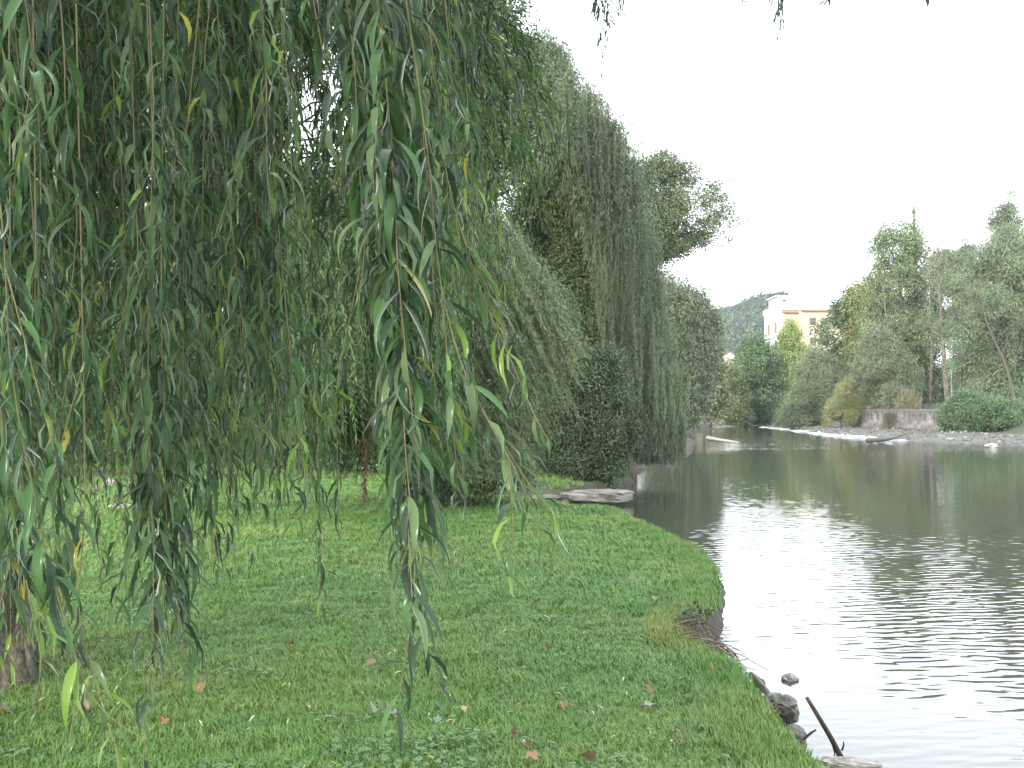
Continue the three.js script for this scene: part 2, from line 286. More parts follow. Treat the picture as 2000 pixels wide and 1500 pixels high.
// dark stones and drift on the gravel
{
  const rng = rngOf(61);
  const list = [[1600, 838, .5, 'dark stone in the rapids near the vine covered wall'], [1668, 851, .4, 'dark stone at the lower end of the rapids'], [1588, 845, .35, 'low dark stone amid the white water'], [1727, 859, .5, 'flat dark stone on the tip of the gravel bar'], [1855, 862, .35, 'whitish stone at the edge of the gravel bar'], [1935, 874, .35, 'pale stone in the shallow water off the gravel bar']];
  for (const [px, py, s, label] of list) { const b = onWater(px, py); single('river_stone', stoneGeo(30 + s * 40 + px, s, s * 0.45, s * 0.6, 0.3, 3), label.includes('dark') ? M.darkStone : M.stone, label, 'stone', V(b.x, 0.06, b.z)); }
  const b = onWater(1760, 858, 0.15), q = (px, py) => onWater(px, py, 0.18).sub(b);
  const pts = bend([q(1695, 860), q(1735, 857), q(1768, 853).add(V(0, 0.2, 0))], 10);
  single('drift_log', tube(pts, pts.map((_, i) => 0.16 - 0.09 * i / 10), 8, 0.03, 8), M.branch, 'dark stranded log on the gravel bar in front of the concrete wall', 'log', b);
  // pebbles
  const mats = [], cols = [];
  for (let i = 0; i < 1800; i++) { const d = 56 + 70 * rng() ** 1.5, x = table(SHORE_R, d) + (rng() ** 1.4) * 9 - 0.4; if (x > table(TOE_R, d)) continue; const s = 0.03 + 0.1 * rng() ** 3; mats.push(new THREE.Matrix4().compose(V(x, ground(x, d) + s * 0.2, -d), new THREE.Quaternion().setFromEuler(new THREE.Euler(rng() * 3, rng() * 6, rng() * 3)), V(s, s * 0.7, s))); const k = 0.05 + 0.13 * rng() ** 1.5; cols.push(rgb(k, k * 0.95, k * 0.86)); }
  instanced('pebbles', stoneGeo(3, 1, 1, 1, 0.3, 1), new THREE.MeshStandardMaterial({ roughness: 0.9 }), mats, cols, scene).userData.label = 'pale pebbles scattered over the gravel bar';
}

// ---------------------------------------------------------------- lawn
{
  const rng = rngOf(5), pos = [];
  const blade = (x, z, h, w, az, lean) => {
    const cx = Math.cos(az), sz = Math.sin(az), px = -sz * w / 2, pz = cx * w / 2; const p = (t) => [x + cx * lean * t * t, h * t * (1 - 0.25 * lean / h * t), z + sz * lean * t * t];
    const a = p(0), b = p(0.55), c = p(1);
    pos.push(a[0] - px, a[1], a[2] - pz, a[0] + px, a[1], a[2] + pz, b[0] + px * 0.85, b[1], b[2] + pz * 0.85, a[0] - px, a[1], a[2] - pz, b[0] + px * 0.85, b[1], b[2] + pz * 0.85, b[0] - px * 0.85, b[1], b[2] - pz * 0.85, b[0] - px * 0.85, b[1], b[2] - pz * 0.85, b[0] + px * 0.85, b[1], b[2] + pz * 0.85, c[0], c[1], c[2]);
  };
  for (let i = 0; i < 26; i++) { const r = 0.075 * Math.sqrt(rng()), a = rng() * 6.283, h = 0.026 + 0.03 * rng(); blade(r * Math.cos(a), r * Math.sin(a), h, 0.0035 + 0.002 * rng(), rng() * 6.283, h * (0.3 + 0.8 * rng())); }
  const tuft = geoOf(pos);
  const mats = [], cols = [], q = new THREE.Quaternion(), Y = V(0, 1, 0);
  const put = (x, d, s, tall) => {
    const tl = table(SHORE_L, d) - x; const y = ground(x, d); if (y < 0.13) return;
    const n = fbm(x * 0.55, d * 0.55, 2), n2 = fbm(x * 2.6, d * 2.6, 3), bare = fbm(x * 0.8, d * 0.8);
    if (bare > 0.62 && rng() < smooth(0.62, 0.9, bare) * 0.85) return;
    mats.push(new THREE.Matrix4().compose(V(x, y - 0.006, -d), q.setFromAxisAngle(Y, rng() * 6.283).clone(), V(s, s * tall, s)));
    const dry = clamp(0.18 + 0.42 * n + 0.25 * n2 + 0.2 * (rng() - 0.5) + 0.55 * smooth(0.35, 0.0, tl) * smooth(7.5, 8.6, d) * smooth(11, 9.4, d)), k = 0.88 + 0.24 * rng() + 0.1 * n2;
    cols.push(rgb((0.088 + 0.1 * dry) * k, (0.188 + 0.025 * dry) * k, (0.032 + 0.018 * dry) * k));
  };
  const band = (d0, d1, dens, s, tallBase) => {
    const area = (d1 - d0) * 1, n = Math.round(dens * area * 16);
    for (let i = 0; i < n; i++) { const d = d0 + (d1 - d0) * rng(), x = -0.52 * d - 0.6 + rng() * 16; if (x > table(SHORE_L, d) + 0.12 || x > 0.5 * d + 0.3) continue; const t = fbm(x * 1.1, d * 1.1, 8); put(x, d, s * (0.8 + 0.5 * rng()), tallBase * (0.75 + 0.45 * rng() + 0.5 * Math.max(0, t) + 0.7 * smooth(0.4, 0.05, Math.abs(table(SHORE_L, d) - x)))); }
  };
  band(3.6, 6.5, 520, 0.85, 0.95); band(6.5, 10, 320, 0.95, 0.95); band(10, 16, 130, 1.25, 0.95); band(16, 24, 70, 1.6, 0.8); band(24, 34, 22, 2.3, 0.8);
  for (let d = -6; d < 3.6; d += 0.06) for (let i = 0; i < 3; i++) { const x = -5 + 6.6 * rng(); if (x < table(SHORE_L, d)) put(x, d, 1.5, 0.9); }
  // fringe over the bank edge
  for (let i = 0; i < 5200; i++) { const d = 4 + 19 * rng() ** 1.3, x = table(SHORE_L, d) + 0.10 - 0.3 * rng(); put(x, d, 1.0 + 0.3 * rng(), 1.2 + 0.9 * rng()); }
  const g = instanced('grass', tuft, M.grass, mats, cols, scene); g.userData.label = 'short green lawn grass on the bank';
  // rank grass on the left bank farther downstream
  for (let i = 0; i < 5200; i++) { const d = 23.5 + 60 * rng() ** 1.5, x = table(SHORE_L, d) + 0.15 - 2.6 * rng() ** 1.4; put(x, d, 2.2 + 2.4 * rng(), 1.6 + 2.2 * rng()); }
  // clover and small broad weeds
  const cpz = [];
  for (let k = 0; k < 3; k++) { const a = k * 2.094; const c = [Math.cos(a), Math.sin(a)]; for (let s = 0; s < 6; s++) { const f = (u) => { const t = u / 6 * 6.283; return [c[0] * 0.007 + 0.0062 * Math.cos(t), 0.0015 * Math.cos(t - a) ** 2, c[1] * 0.007 + 0.0062 * Math.sin(t)]; }; cpz.push(c[0] * 0.007, -0.001, c[1] * 0.007, ...f(s + 1), ...f(s)); } }
  const cm = [], cc = [];
  for (let i = 0; i < 26000; i++) { const d = 3.8 + 8 * rng() ** 1.4, x = -0.5 * d + rng() * (0.5 * d + 1.8); if (x > table(SHORE_L, d) - 0.1) continue; const m = fbm(x * 0.9 + 30, d * 0.9, 5) + 0.25 * smooth(7, 4.5, d); if (m < 0.42 + 0.3 * rng()) continue; const y = ground(x, d) + 0.028 + 0.028 * rng(); cm.push(new THREE.Matrix4().compose(V(x, y, -d), new THREE.Quaternion().setFromEuler(new THREE.Euler((rng() - 0.5) * 0.9, rng() * 6, (rng() - 0.5) * 0.9)), V(1, 1, 1).multiplyScalar(0.8 + 0.7 * rng()))); const k = 0.8 + 0.5 * rng(); cc.push(rgb(0.085 * k, 0.17 * k, 0.06 * k)); }
  instanced('clover', geoOf(cpz), leafMaterial(1, 1, 1, 0.3, 0.3, 0.45), cm, cc, scene).userData.label = 'pale green clover growing through the lawn';
}

// ---------------------------------------------------------------- trees: shared shapes
// a spray: a twig's worth of leaves as folded diamonds
function sprayGeo(seed, n, R, L, W, droop = 0.2, oval = 0.75) {
  const rng = rngOf(seed), pos = [];
  for (let i = 0; i < n; i++) {
    const o = V(rng() - 0.5, rng() - 0.5, rng() - 0.5).normalize().multiplyScalar(R * Math.cbrt(rng())); o.y *= oval;
    const dir = V(rng() - 0.5, rng() - 0.5 - droop, rng() - 0.5).add(o.clone().multiplyScalar(0.6 / R)).normalize(), nn = V(rng() - 0.5, rng() + 0.2, rng() - 0.5); const s = dir.clone().cross(nn).normalize(), up = s.clone().cross(dir);
    const l = L * (0.7 + 0.6 * rng()), w = W * (0.7 + 0.6 * rng()) / 2;
    const a = o, b = o.clone().addScaledVector(dir, l), m = o.clone().addScaledVector(dir, l * 0.45), e = m.clone().addScaledVector(s, w).addScaledVector(up, w * 0.5), f = m.clone().addScaledVector(s, -w).addScaledVector(up, w * 0.5);
    pos.push(...a.toArray(), ...e.toArray(), ...b.toArray(), ...a.toArray(), ...b.toArray(), ...f.toArray());
  }
  return geoOf(pos);
}
// a hanging strand with narrow leaves, top at the origin
function strandGeo(seed, len, step, L, W, wander = 0.12) {
  const rng = rngOf(seed), pos = []; const n = Math.round(len / step), ph = rng() * 6, ax = rng() * 6;
  for (let i = 0; i < n; i++) {
    const t = i / n, c = V(Math.cos(ax) * wander * Math.sin(t * 2.5 + ph) * t * len * 0.4, -t * len, Math.sin(ax) * wander * Math.sin(t * 3.1 + ph) * t * len * 0.4);
    for (let k = 0; k < 2; k++) {
      const a = rng() * 6.283, out = V(Math.cos(a), 0, Math.sin(a)), th = 0.25 + 0.75 * rng(); const dir = out.clone().multiplyScalar(Math.sin(th)).add(V(0, -Math.cos(th), 0)).normalize();
      const s = dir.clone().cross(V(rng() - 0.5, rng(), rng() - 0.5)).normalize(), up = s.clone().cross(dir), l = L * (0.6 + 0.6 * rng()), w = W * (0.7 + 0.5 * rng()) / 2;
      const o = c.clone(), m = o.clone().addScaledVector(dir, l * 0.5).add(V(0, l * 0.05, 0)), b = o.clone().addScaledVector(dir, l), e = m.clone().addScaledVector(s, w).addScaledVector(up, w * 0.4), f = m.clone().addScaledVector(s, -w).addScaledVector(up, w * 0.4);
      pos.push(...o.toArray(), ...e.toArray(), ...b.toArray(), ...o.toArray(), ...b.toArray(), ...f.toArray());
    }
  }
  return geoOf(pos);
}
// an outline of the crown in the photograph, [py, left px, right px] from top to bottom, gives its size at the tree's own depth; the crown is as deep as it is wide
function envelope(rows, d, deep = 0.9) {
  const y0 = rows[0][0], y1 = rows[rows.length - 1][0];
  const at = (py) => { for (let i = 1; i < rows.length; i++) if (py <= rows[i][0]) { const f = (py - rows[i - 1][0]) / (rows[i][0] - rows[i - 1][0]); return [rows[i - 1][1] + (rows[i][1] - rows[i - 1][1]) * f, rows[i - 1][2] + (rows[i][2] - rows[i - 1][2]) * f]; } return rows[rows.length - 1].slice(1); };
  let most = 0; for (const r of rows) most = Math.max(most, r[2] - r[1]);
  const m = d / F;
  return {
    y0, y1, most, at,
    sample(rng, shrink = 1) {
      for (let k = 0; k < 400; k++) {
        const py = y0 + (y1 - y0) * rng(), [l, r] = at(py); if (rng() > Math.sqrt((r - l) / most)) continue;
        const u = (rng() * 2 - 1) * shrink, w = (rng() * 2 - 1) * shrink; if (u * u + w * w > shrink * shrink) continue;
        const dd = d + w * Math.min(r - l, most * 0.8) / 2 * m * deep, p = P((l + r) / 2 + u * (r - l) / 2, py, d); p.z = -dd; return p;
      }
      return P((rows[0][1] + rows[0][2]) / 2, y0, d);
    },
    inside(p, grow = 1) {
      const s = project(V(p.x, p.y, -d)); if (s[1] < y0 - 8 || s[1] > y1 + 8) return false; const [l, r] = at(clamp(s[1], y0, y1)), c = (l + r) / 2, h = (r - l) / 2 * grow + 3;
      const u = (s[0] - c) / h, w = (-p.z - d) / (h * m * deep); return u * u + w * w < 1;
    },
  };
}
const tint = (c, rng, spread = 0.35, warm = 0.2) => { const k = 1 - spread / 2 + spread * rng(), w = 1 + warm * (rng() - 0.35); return rgb(c[0] * k * w, c[1] * k, c[2] * k * (2 - w)); };
const R3 = (rng) => new THREE.Quaternion().setFromEuler(new THREE.Euler((rng() - 0.5) * 1.2, rng() * 6.283, (rng() - 0.5) * 1.2));

const SPRAYS = { tiny: sprayGeo(6, 110, 0.42, 0.07, 0.045), feather: sprayGeo(7, 90, 0.4, 0.1, 0.018, 0.5), small: sprayGeo(1, 46, 0.42, 0.11, 0.07), fine: sprayGeo(2, 60, 0.5, 0.14, 0.035, 0.3), broad: sprayGeo(3, 40, 0.62, 0.2, 0.14), far: sprayGeo(4, 52, 0.85, 0.22, 0.15), farfine: sprayGeo(5, 64, 0.85, 0.26, 0.07, 0.25) };

function tree(o) {
  const rng = rngOf(o.seed), env = envelope(o.outline, o.d, o.deep ?? 0.9);
  const bx = (o.base - CX) / F * o.d, base = V(bx, 0, -o.d); base.y = G(bx, -o.d) - 0.05; if (o.baseY !== undefined) base.y = o.baseY;
  const t = thing(o.name ?? 'tree', o.label, o.category ?? 'tree', base, o.group);
  const scale = o.scale ?? 1, geo = SPRAYS[o.spray ?? 'small'], lobeR = o.lobe ?? 1.2;
  const lobes = []; for (let i = 0; i < o.lobes; i++) { const p = env.sample(rng, 0.86); const [l, r] = env.at(project(V(p.x, p.y, -o.d))[1]); lobes.push([p, Math.min(lobeR * (0.55 + 0.8 * rng()), 0.4 + 0.42 * (r - l) * o.d / F)]); }
  const mats = [], cols = [];
  let guard = 0;
  while (mats.length < o.sprays && guard++ < o.sprays * 6) {
    const [c, r] = lobes[Math.floor(rng() * lobes.length)];
    const stray = rng() < (o.stray ?? 0.1), v = V(rng() - 0.5, (rng() - 0.4) * 0.9, rng() - 0.5).normalize().multiplyScalar(r * (stray ? 1 + 0.55 * rng() : 0.45 + 0.55 * Math.cbrt(rng()))); const p = c.clone().add(v); p.y -= 0.1 * r;
    if (!env.inside(V(p.x, p.y + (rng() - 0.5) * r * 0.7, p.z), (stray ? 1.25 : 0.8 + 0.3 * rng()))) continue;
    const gy = G(p.x, p.z); if (p.y < gy + 0.15) continue;
    const s = scale * (stray ? 0.35 + 0.3 * rng() : 0.7 + 0.6 * rng()); mats.push(new THREE.Matrix4().compose(p.sub(base), R3(rng), V(s, s, s)));
    const col = o.accent && rng() < (o.accentShare ?? 0.12) ? o.accent : o.color; cols.push(tint(col, rng, 0.5));
  }
  instanced('crown', geo, o.material ?? M.leaf, mats, cols, t);
  // trunk and limbs
  const H = P(0, o.outline[0][0], o.d).y - base.y, tr = o.trunk ?? Math.max(0.12, H * 0.016);
  const rows = o.outline, mid = (k) => { const py = rows[0][0] + (rows[rows.length - 1][0] - rows[0][0]) * k, [l, r] = env.at(py); return P((l + r) / 2, py, o.d).sub(base); };
  const path = o.trunkPath ? o.trunkPath.map(([px, py, dd = 0]) => P(px, py, o.d + dd).sub(base)) : [V(0, -0.1, 0), mid(0.95).multiplyScalar(0.5).setY(H * 0.15), mid(0.6), mid(0.3), mid(0.08)];
  path.sort((a, b) => a.y - b.y); if (path[0].y > 0) path.unshift(V(path[0].x, -0.1, path[0].z));
  const tp = bend(path, 16); part('trunk', tube(tp, tp.map((_, i) => tr * (1.15 - 1.0 * i / 16) * (i === 0 ? 1.35 : 1)), 9, tr * 0.12, o.seed), o.bark ?? M.bark, t);
  const gs = [];
  lobes.slice(0, o.limbs ?? 26).forEach(([c]) => {
    const e = c.clone().sub(base); let k = 2; for (let i = 2; i < tp.length - 1; i++) if (tp[i].y < e.y - 0.25 * Math.hypot(e.x - tp[i].x, e.z - tp[i].z) - 0.3) k = i;
    const a = tp[k], m = a.clone().lerp(e, 0.55); m.y += 0.12 * a.distanceTo(e); const r0 = tr * (0.42 - 0.022 * k); const pts = bend([a, m, e], 6); gs.push(tube(pts, pts.map((_, i) => Math.max(0.008, r0 * (1 - 0.85 * i / 6))), 5));
  });
  if (gs.length) part('branches', mergeGeometries(gs), o.limbMaterial ?? M.branch, t, true);
  return t;
}
const STRANDS = [strandGeo(1, 1.4, 0.028, 0.1, 0.016), strandGeo(2, 2.4, 0.03, 0.105, 0.016), strandGeo(3, 4.0, 0.034, 0.105, 0.017)];
const FARSTRANDS = [strandGeo(4, 1.4, 0.045, 0.13, 0.03), strandGeo(5, 2.6, 0.045, 0.13, 0.03), strandGeo(6, 4.4, 0.05, 0.13, 0.03)];
function weeping(o) {
  const rng = rngOf(o.seed), env = envelope(o.outline, o.d, o.deep ?? 0.9);
  const bx = (o.base - CX) / F * o.d, base = V(bx, 0, -o.d); base.y = G(bx, -o.d) - 0.05;
  const t = thing(o.name ?? 'weeping_willow', o.label, 'tree', base);
  const H = P(0, o.outline[0][0], o.d).y - base.y, tr = o.trunk ?? H * 0.025, rows = o.outline;
  const mid = (k) => { const py = rows[0][0] + (rows[rows.length - 1][0] - rows[0][0]) * k, [l, r] = env.at(py); return P((l + r) / 2, py, o.d).sub(base); };
  const tp = bend(o.trunkPath ? [V(0, -0.1, 0), ...o.trunkPath.map(([px, py]) => P(px, py, o.d).sub(base))] : [V(0, -0.1, 0), mid(0.9).multiplyScalar(0.5).setY(H * 0.2), mid(0.5), mid(0.25), mid(0.06)].sort((a, b) => a.y - b.y), 16);
  part('trunk', tube(tp, tp.map((_, i) => tr * (1.15 - 1.0 * i / 16) * (i === 0 ? 1.4 : 1)), 10, tr * 0.14, o.seed), M.bark, t);
  const set = o.far ? FARSTRANDS : STRANDS, mats = set.map(() => []), cols = set.map(() => []), gs = [];
  for (let h = 0; h < o.heads; h++) {
    const hd = env.sample(rng, 0.95); if (o.gap) { const g = project(hd); if (g[0] > o.gap[0] && g[0] < o.gap[2] && g[1] > o.gap[1] - 250 && g[1] < o.gap[3]) continue; }
    const list = o.bundle ?? 12, br = o.bundleR ?? 0.45, len0 = (o.len ?? 3) * (0.45 + 0.9 * rng());
    const e = hd.clone().sub(base); let k = 3; for (let i = 3; i < tp.length - 1; i++) if (tp[i].y < e.y - 0.1 * Math.hypot(e.x - tp[i].x, e.z - tp[i].z)) k = i;
    const a = tp[k], m = a.clone().lerp(e, 0.6); m.y += 0.3 * a.distanceTo(e) + 0.2; const pts = bend([a, m, e], 7); if (h % (o.limbEvery ?? 3) === 0) gs.push(tube(pts, pts.map((_, i) => Math.max(0.01, tr * (0.3 - 0.014 * k) * (1 - 0.85 * i / 7))), 5));
    const slant = V((rng() - 0.5) * 0.16 + (o.sway ?? 0), 0, (rng() - 0.5) * 0.16);
    for (let i = 0; i < list; i++) {
      const p = hd.clone().add(V((rng() - 0.5) * 2 * br, (rng() - 0.6) * br, (rng() - 0.5) * 2 * br)); let len = len0 * (0.7 + 0.5 * rng());
      const floor = Math.max(G(p.x, p.z), 0) + 0.25 + 0.5 * rng(); len = Math.min(len, p.y - floor);
      const low = P(0, rows[rows.length - 1][0], o.d).y; len = Math.min(len, p.y - low + 0.4 * rng()); if (len < 0.3) continue;
      while (len > 0.4 && !env.inside(V(p.x + slant.x * len, p.y - len, p.z), 1.03)) len *= 0.75; if (len < 0.45 && rng() < 0.6) continue;
      const lens = o.far ? [1.4, 2.6, 4.4] : [1.4, 2.4, 4.0]; let v = 0; for (let j = 1; j < 3; j++) if (Math.abs(lens[j] - len) < Math.abs(lens[v] - len)) v = j; const s = clamp(len / lens[v], 0.4, 1.35);
      const q = new THREE.Quaternion().setFromUnitVectors(V(0, -1, 0), V(slant.x, -1, slant.z).normalize()).multiply(new THREE.Quaternion().setFromAxisAngle(V(0, 1, 0), rng() * 6.283));
      mats[v].push(new THREE.Matrix4().compose(p.sub(base), q, V(Math.sqrt(s), s, Math.sqrt(s)))); cols[v].push(tint(o.color, rng, 0.5, 0.2));
    }
  }
  if (o.tuft) { const tm = [], tc = []; for (let i = 0; i < o.tuft; i++) { const p = env.sample(rng, 0.97); if (project(p)[1] > rows[0][0] + (rows[rows.length - 1][0] - rows[0][0]) * (o.tuftTo ?? 0.5) * (0.6 + 0.6 * rng())) continue; const s = (o.tuftScale ?? 1) * (0.7 + 0.6 * rng()); tm.push(new THREE.Matrix4().compose(p.sub(base), new THREE.Quaternion().setFromEuler(new THREE.Euler((rng() - 0.5) * 0.7, rng() * 6.28, (rng() - 0.5) * 0.7)), V(s, s * 1.3, s))); tc.push(tint(o.color, rng, 0.5)); } instanced('crown', SPRAYS.feather, M.leaf, tm, tc, t); }
  set.forEach((g, i) => mats[i].length && instanced('hanging_foliage', g, o.material ?? M.leaf, mats[i], cols[i], t));
  part('branches', mergeGeometries(gs), M.branch, t, true);
  return t;
}

// ---------------------------------------------------------------- trees on the left bank
weeping({ seed: 101, d: 31.5, base: 1150, tuft: 1500, tuftTo: 0.45, tuftScale: 1.1, heads: 360, bundle: 14, bundleR: 0.36, len: 3.0, color: [0.115, 0.155, 0.082], deep: 0.8,
  outline: [[80, 1030, 1085], [130, 1020, 1120], [190, 1005, 1180], [240, 1000, 1232], [300, 1030, 1245], [350, 1080, 1262], [420, 1130, 1275], [520, 1160, 1282], [620, 1170, 1296], [700, 1180, 1326], [800, 1200, 1342], [900, 1232, 1336]],
  label: 'tall weeping willow trailing grey green strands over the water behind the dark bushy tree' });
tree({ seed: 102, d: 34, base: 1120, spray: 'tiny', scale: 0.95, lobes: 62, lobe: 1.0, sprays: 3300, deep: 0.8, color: [0.085, 0.13, 0.052], accent: [0.12, 0.135, 0.05], accentShare: 0.08, limbs: 30, name: 'alder_tree',
  outline: [[285, 1040, 1100], [330, 1000, 1180], [420, 985, 1190], [520, 1000, 1215], [600, 1010, 1238], [700, 1020, 1238], [800, 1030, 1242], [900, 1045, 1238], [950, 1070, 1225]],
  label: 'dense dark olive tree with small leaves beside the tall weeping willow' });
tree({ seed: 103, d: 27.6, base: 1140, spray: 'tiny', scale: 0.7, lobes: 46, lobe: 0.45, sprays: 1900, deep: 0.7, color: [0.042, 0.069, 0.030], limbs: 12, name: 'ivy_bush', category: 'bush', trunk: 0.06,
  outline: [[690, 1090, 1190], [740, 1060, 1225], [820, 1050, 1240], [900, 1045, 1245], [955, 1070, 1240]],
  label: 'rounded dark green bush behind the flat pale rock' });
tree({ seed: 104, d: 52, base: 1235, spray: 'small', stray: 0.25, scale: 0.85, lobes: 130, lobe: 0.8, sprays: 2600, deep: 0.9, color: [0.095, 0.135, 0.06], accent: [0.14, 0.14, 0.06], limbs: 70, trunk: 0.22,
  outline: [[298, 1225, 1295], [330, 1215, 1385], [370, 1210, 1430], [420, 1205, 1458], [460, 1205, 1440], [485, 1200, 1370], [520, 1190, 1300], [620, 1180, 1300], [700, 1180, 1290]],
  label: 'open leafy tree spreading bare tipped branches out past the tall weeping willow' });
weeping({ seed: 105, d: 18, base: 900, heads: 420, bundle: 8, bundleR: 0.3, len: 1.1, color: [0.175, 0.225, 0.115], sway: 0.45, tuft: 1500, tuftTo: 0.85, tuftScale: 0.6, deep: 0.7, trunk: 0.16,
  outline: [[390, 860, 950], [460, 820, 1005], [520, 790, 1055], [580, 770, 1105], [640, 770, 1130], [700, 760, 1140], [760, 760, 1080], [840, 760, 1040], [945, 770, 1020]],
  label: 'pale silvery green young willow with feathery arching shoots at the end of the lawn' });
weeping({ seed: 110, d: 15.6, base: 292, trunkPath: [[286, 880], [279, 760], [292, 560], [360, 300], [470, 0], [560, -260]], heads: 400, bundle: 10, bundleR: 0.3, len: 2.1, color: [0.07, 0.125, 0.04], sway: 0.12, deep: 0.75, trunk: 0.15, gap: [540, 60, 730, 390],
  outline: [[-330, 420, 760], [-100, 340, 880], [150, 330, 930], [400, 360, 940], [600, 400, 930], [760, 420, 900], [900, 450, 860]],
  label: 'green willow with a slender brown trunk by the stones, hanging behind the near curtain' });
tree({ seed: 106, d: 25, base: 930, spray: 'small', scale: 0.75, lobes: 75, lobe: 0.75, sprays: 2300, color: [0.08, 0.128, 0.055], limbs: 40, trunk: 0.14,
  outline: [[-220, 840, 960], [-60, 800, 1000], [20, 820, 1030], [70, 850, 1050], [125, 860, 1060], [200, 860, 1060], [320, 840, 1040], [480, 830, 1020], [600, 850, 1000]],
  label: 'tall small leaved tree rising behind the pale silvery willow' });
tree({ seed: 107, d: 72, base: 1315, spray: 'fine', scale: 1.5, lobes: 60, lobe: 1.3, sprays: 2300, color: [0.099, 0.132, 0.075], limbs: 20,
  outline: [[545, 1285, 1330], [600, 1265, 1385], [660, 1255, 1398], [720, 1255, 1390], [790, 1265, 1370], [838, 1290, 1350]],
  label: 'soft grey green willow bush downstream of the tall weeping willow' });
tree({ seed: 108, d: 98, base: 1350, spray: 'broad', scale: 1.2, lobes: 22, lobe: 1.0, sprays: 420, color: [0.090, 0.132, 0.068], limbs: 22, trunk: 0.2,
  outline: [[550, 1340, 1362], [575, 1322, 1396], [620, 1318, 1392], [700, 1320, 1395], [780, 1330, 1390]],
  label: 'tree with separate leafy tufts looking over the grey green willow bush' });
tree({ seed: 109, d: 112, base: 1386, spray: 'far', scale: 1.0, lobes: 26, lobe: 1.1, sprays: 750, color: [0.125, 0.14, 0.055], limbs: 8,
  outline: [[620, 1372, 1392], [680, 1366, 1402], [760, 1370, 1406], [815, 1370, 1402]],
  label: 'yellowing tree beside the grey shed' });
// behind the near willow
tree({ seed: 120, d: 30, base: 120, spray: 'broad', scale: 1.0, lobes: 60, lobe: 1.5, sprays: 1500, color: [0.063, 0.105, 0.039], limbs: 30, trunk: 0.3, baseY: 0.9,
  outline: [[-350, 100, 250], [-200, -50, 420], [0, -150, 540], [250, -200, 560], [500, -200, 540], [700, -150, 480]],
  label: 'large broadleaf tree at the far side of the lawn behind the near willow curtain' });
tree({ seed: 121, d: 33, base: 640, spray: 'broad', scale: 0.95, lobes: 70, lobe: 1.2, sprays: 2000, color: [0.075, 0.120, 0.042], accent: [0.180, 0.195, 0.060], limbs: 26, trunk: 0.25, baseY: 0.9,
  outline: [[330, 560, 720], [420, 500, 860], [600, 470, 900], [760, 480, 880], [860, 500, 860]],
  label: 'broad green tree at the back of the lawn behind the withered strand' });
tree({ seed: 122, d: 31, base: 760, spray: 'broad', scale: 0.9, lobes: 60, lobe: 1.2, sprays: 1500, color: [0.075, 0.112, 0.045], limbs: 30, trunk: 0.2, baseY: 0.9,
  outline: [[-120, 700, 840], [60, 700, 900], [250, 710, 920], [420, 660, 920], [560, 640, 900]],
  label: 'slim dark tree standing behind the pale silvery willow' });
const hedge = [[-330, 26, 'dense dark shrub with pale blossom specks at the back of the lawn', [0.045, 0.085, 0.03]], [-60, 28, 'glossy dark green shrub behind the slender trunk', [0.04, 0.075, 0.03]], [210, 27, 'lighter green shrub behind the heap of stones', [0.07, 0.13, 0.042]], [450, 29, 'low spreading green shrub at the back of the lawn', [0.06, 0.11, 0.036]], [670, 27, 'tangled olive shrub behind the withered brown strand', [0.075, 0.12, 0.045]]];
hedge.forEach(([bx, d, label, color], i) => tree({ seed: 130 + i, d, base: bx + 20, spray: 'small', scale: 0.9, lobes: 34, lobe: 0.65, sprays: 1100, color, limbs: 12, trunk: 0.07, name: 'shrub', category: 'shrub', group: 'shrubs along the back of the lawn',
  outline: [[640 + 20 * (i % 2), bx - 90, bx + 130], [720, bx - 150, bx + 190], [840, bx - 160, bx + 200], [925, bx - 150, bx + 190]], label }));

tree({ seed: 140, d: 18.6, base: 900, spray: 'tiny', scale: 0.6, lobes: 46, lobe: 0.42, sprays: 1300, color: [0.05, 0.085, 0.035], limbs: 10, trunk: 0.05, name: 'shrub', category: 'shrub',
  outline: [[770, 800, 960], [830, 780, 1030], [900, 775, 1050], [950, 780, 1040]], label: 'low dark shrub growing under the pale silvery willow' });

// ---------------------------------------------------------------- trees on the right bank
tree({ seed: 201, stray: 0.3, d: 94, base: 1955, spray: 'farfine', scale: 0.95, lobes: 110, lobe: 1.5, sprays: 3600, color: [0.134, 0.181, 0.096], limbs: 36, bark: M.bark, trunkPath: [[1980, 800], [1950, 690], [1925, 600], [1915, 540]],
  outline: [[455, 1920, 2010], [490, 1870, 2040], [540, 1852, 2070], [600, 1852, 2090], [700, 1848, 2110], [780, 1855, 2110], [835, 1880, 2110]],
  label: 'wide pale grey green willow above the brambles on the far bank' });
tree({ seed: 202, stray: 0.3, d: 106, base: 1990, spray: 'far', scale: 0.72, lobes: 80, lobe: 0.8, sprays: 1000, color: [0.128, 0.169, 0.095], limbs: 60, trunk: 0.2,
  outline: [[372, 1958, 1982], [400, 1948, 1992], [440, 1935, 2005], [480, 1925, 2030], [540, 1920, 2050], [600, 1920, 2060]],
  label: 'tall thin topped tree rising out of the wide grey green willow' });
tree({ seed: 203, stray: 0.3, d: 110, base: 1792, spray: 'far', scale: 0.85, lobes: 90, lobe: 1.1, sprays: 1500, color: [0.137, 0.193, 0.083], accent: [0.179, 0.187, 0.091], limbs: 50, trunk: 0.24, bark: M.paleBark, limbMaterial: M.paleBark, trunkPath: [[1795, 790], [1792, 670], [1772, 610], [1750, 540], [1742, 480]],
  outline: [[438, 1730, 1800], [455, 1708, 1805], [500, 1695, 1815], [560, 1685, 1825], [640, 1685, 1832], [700, 1695, 1838]],
  label: 'airy yellow green poplar with a pale kinked trunk' });
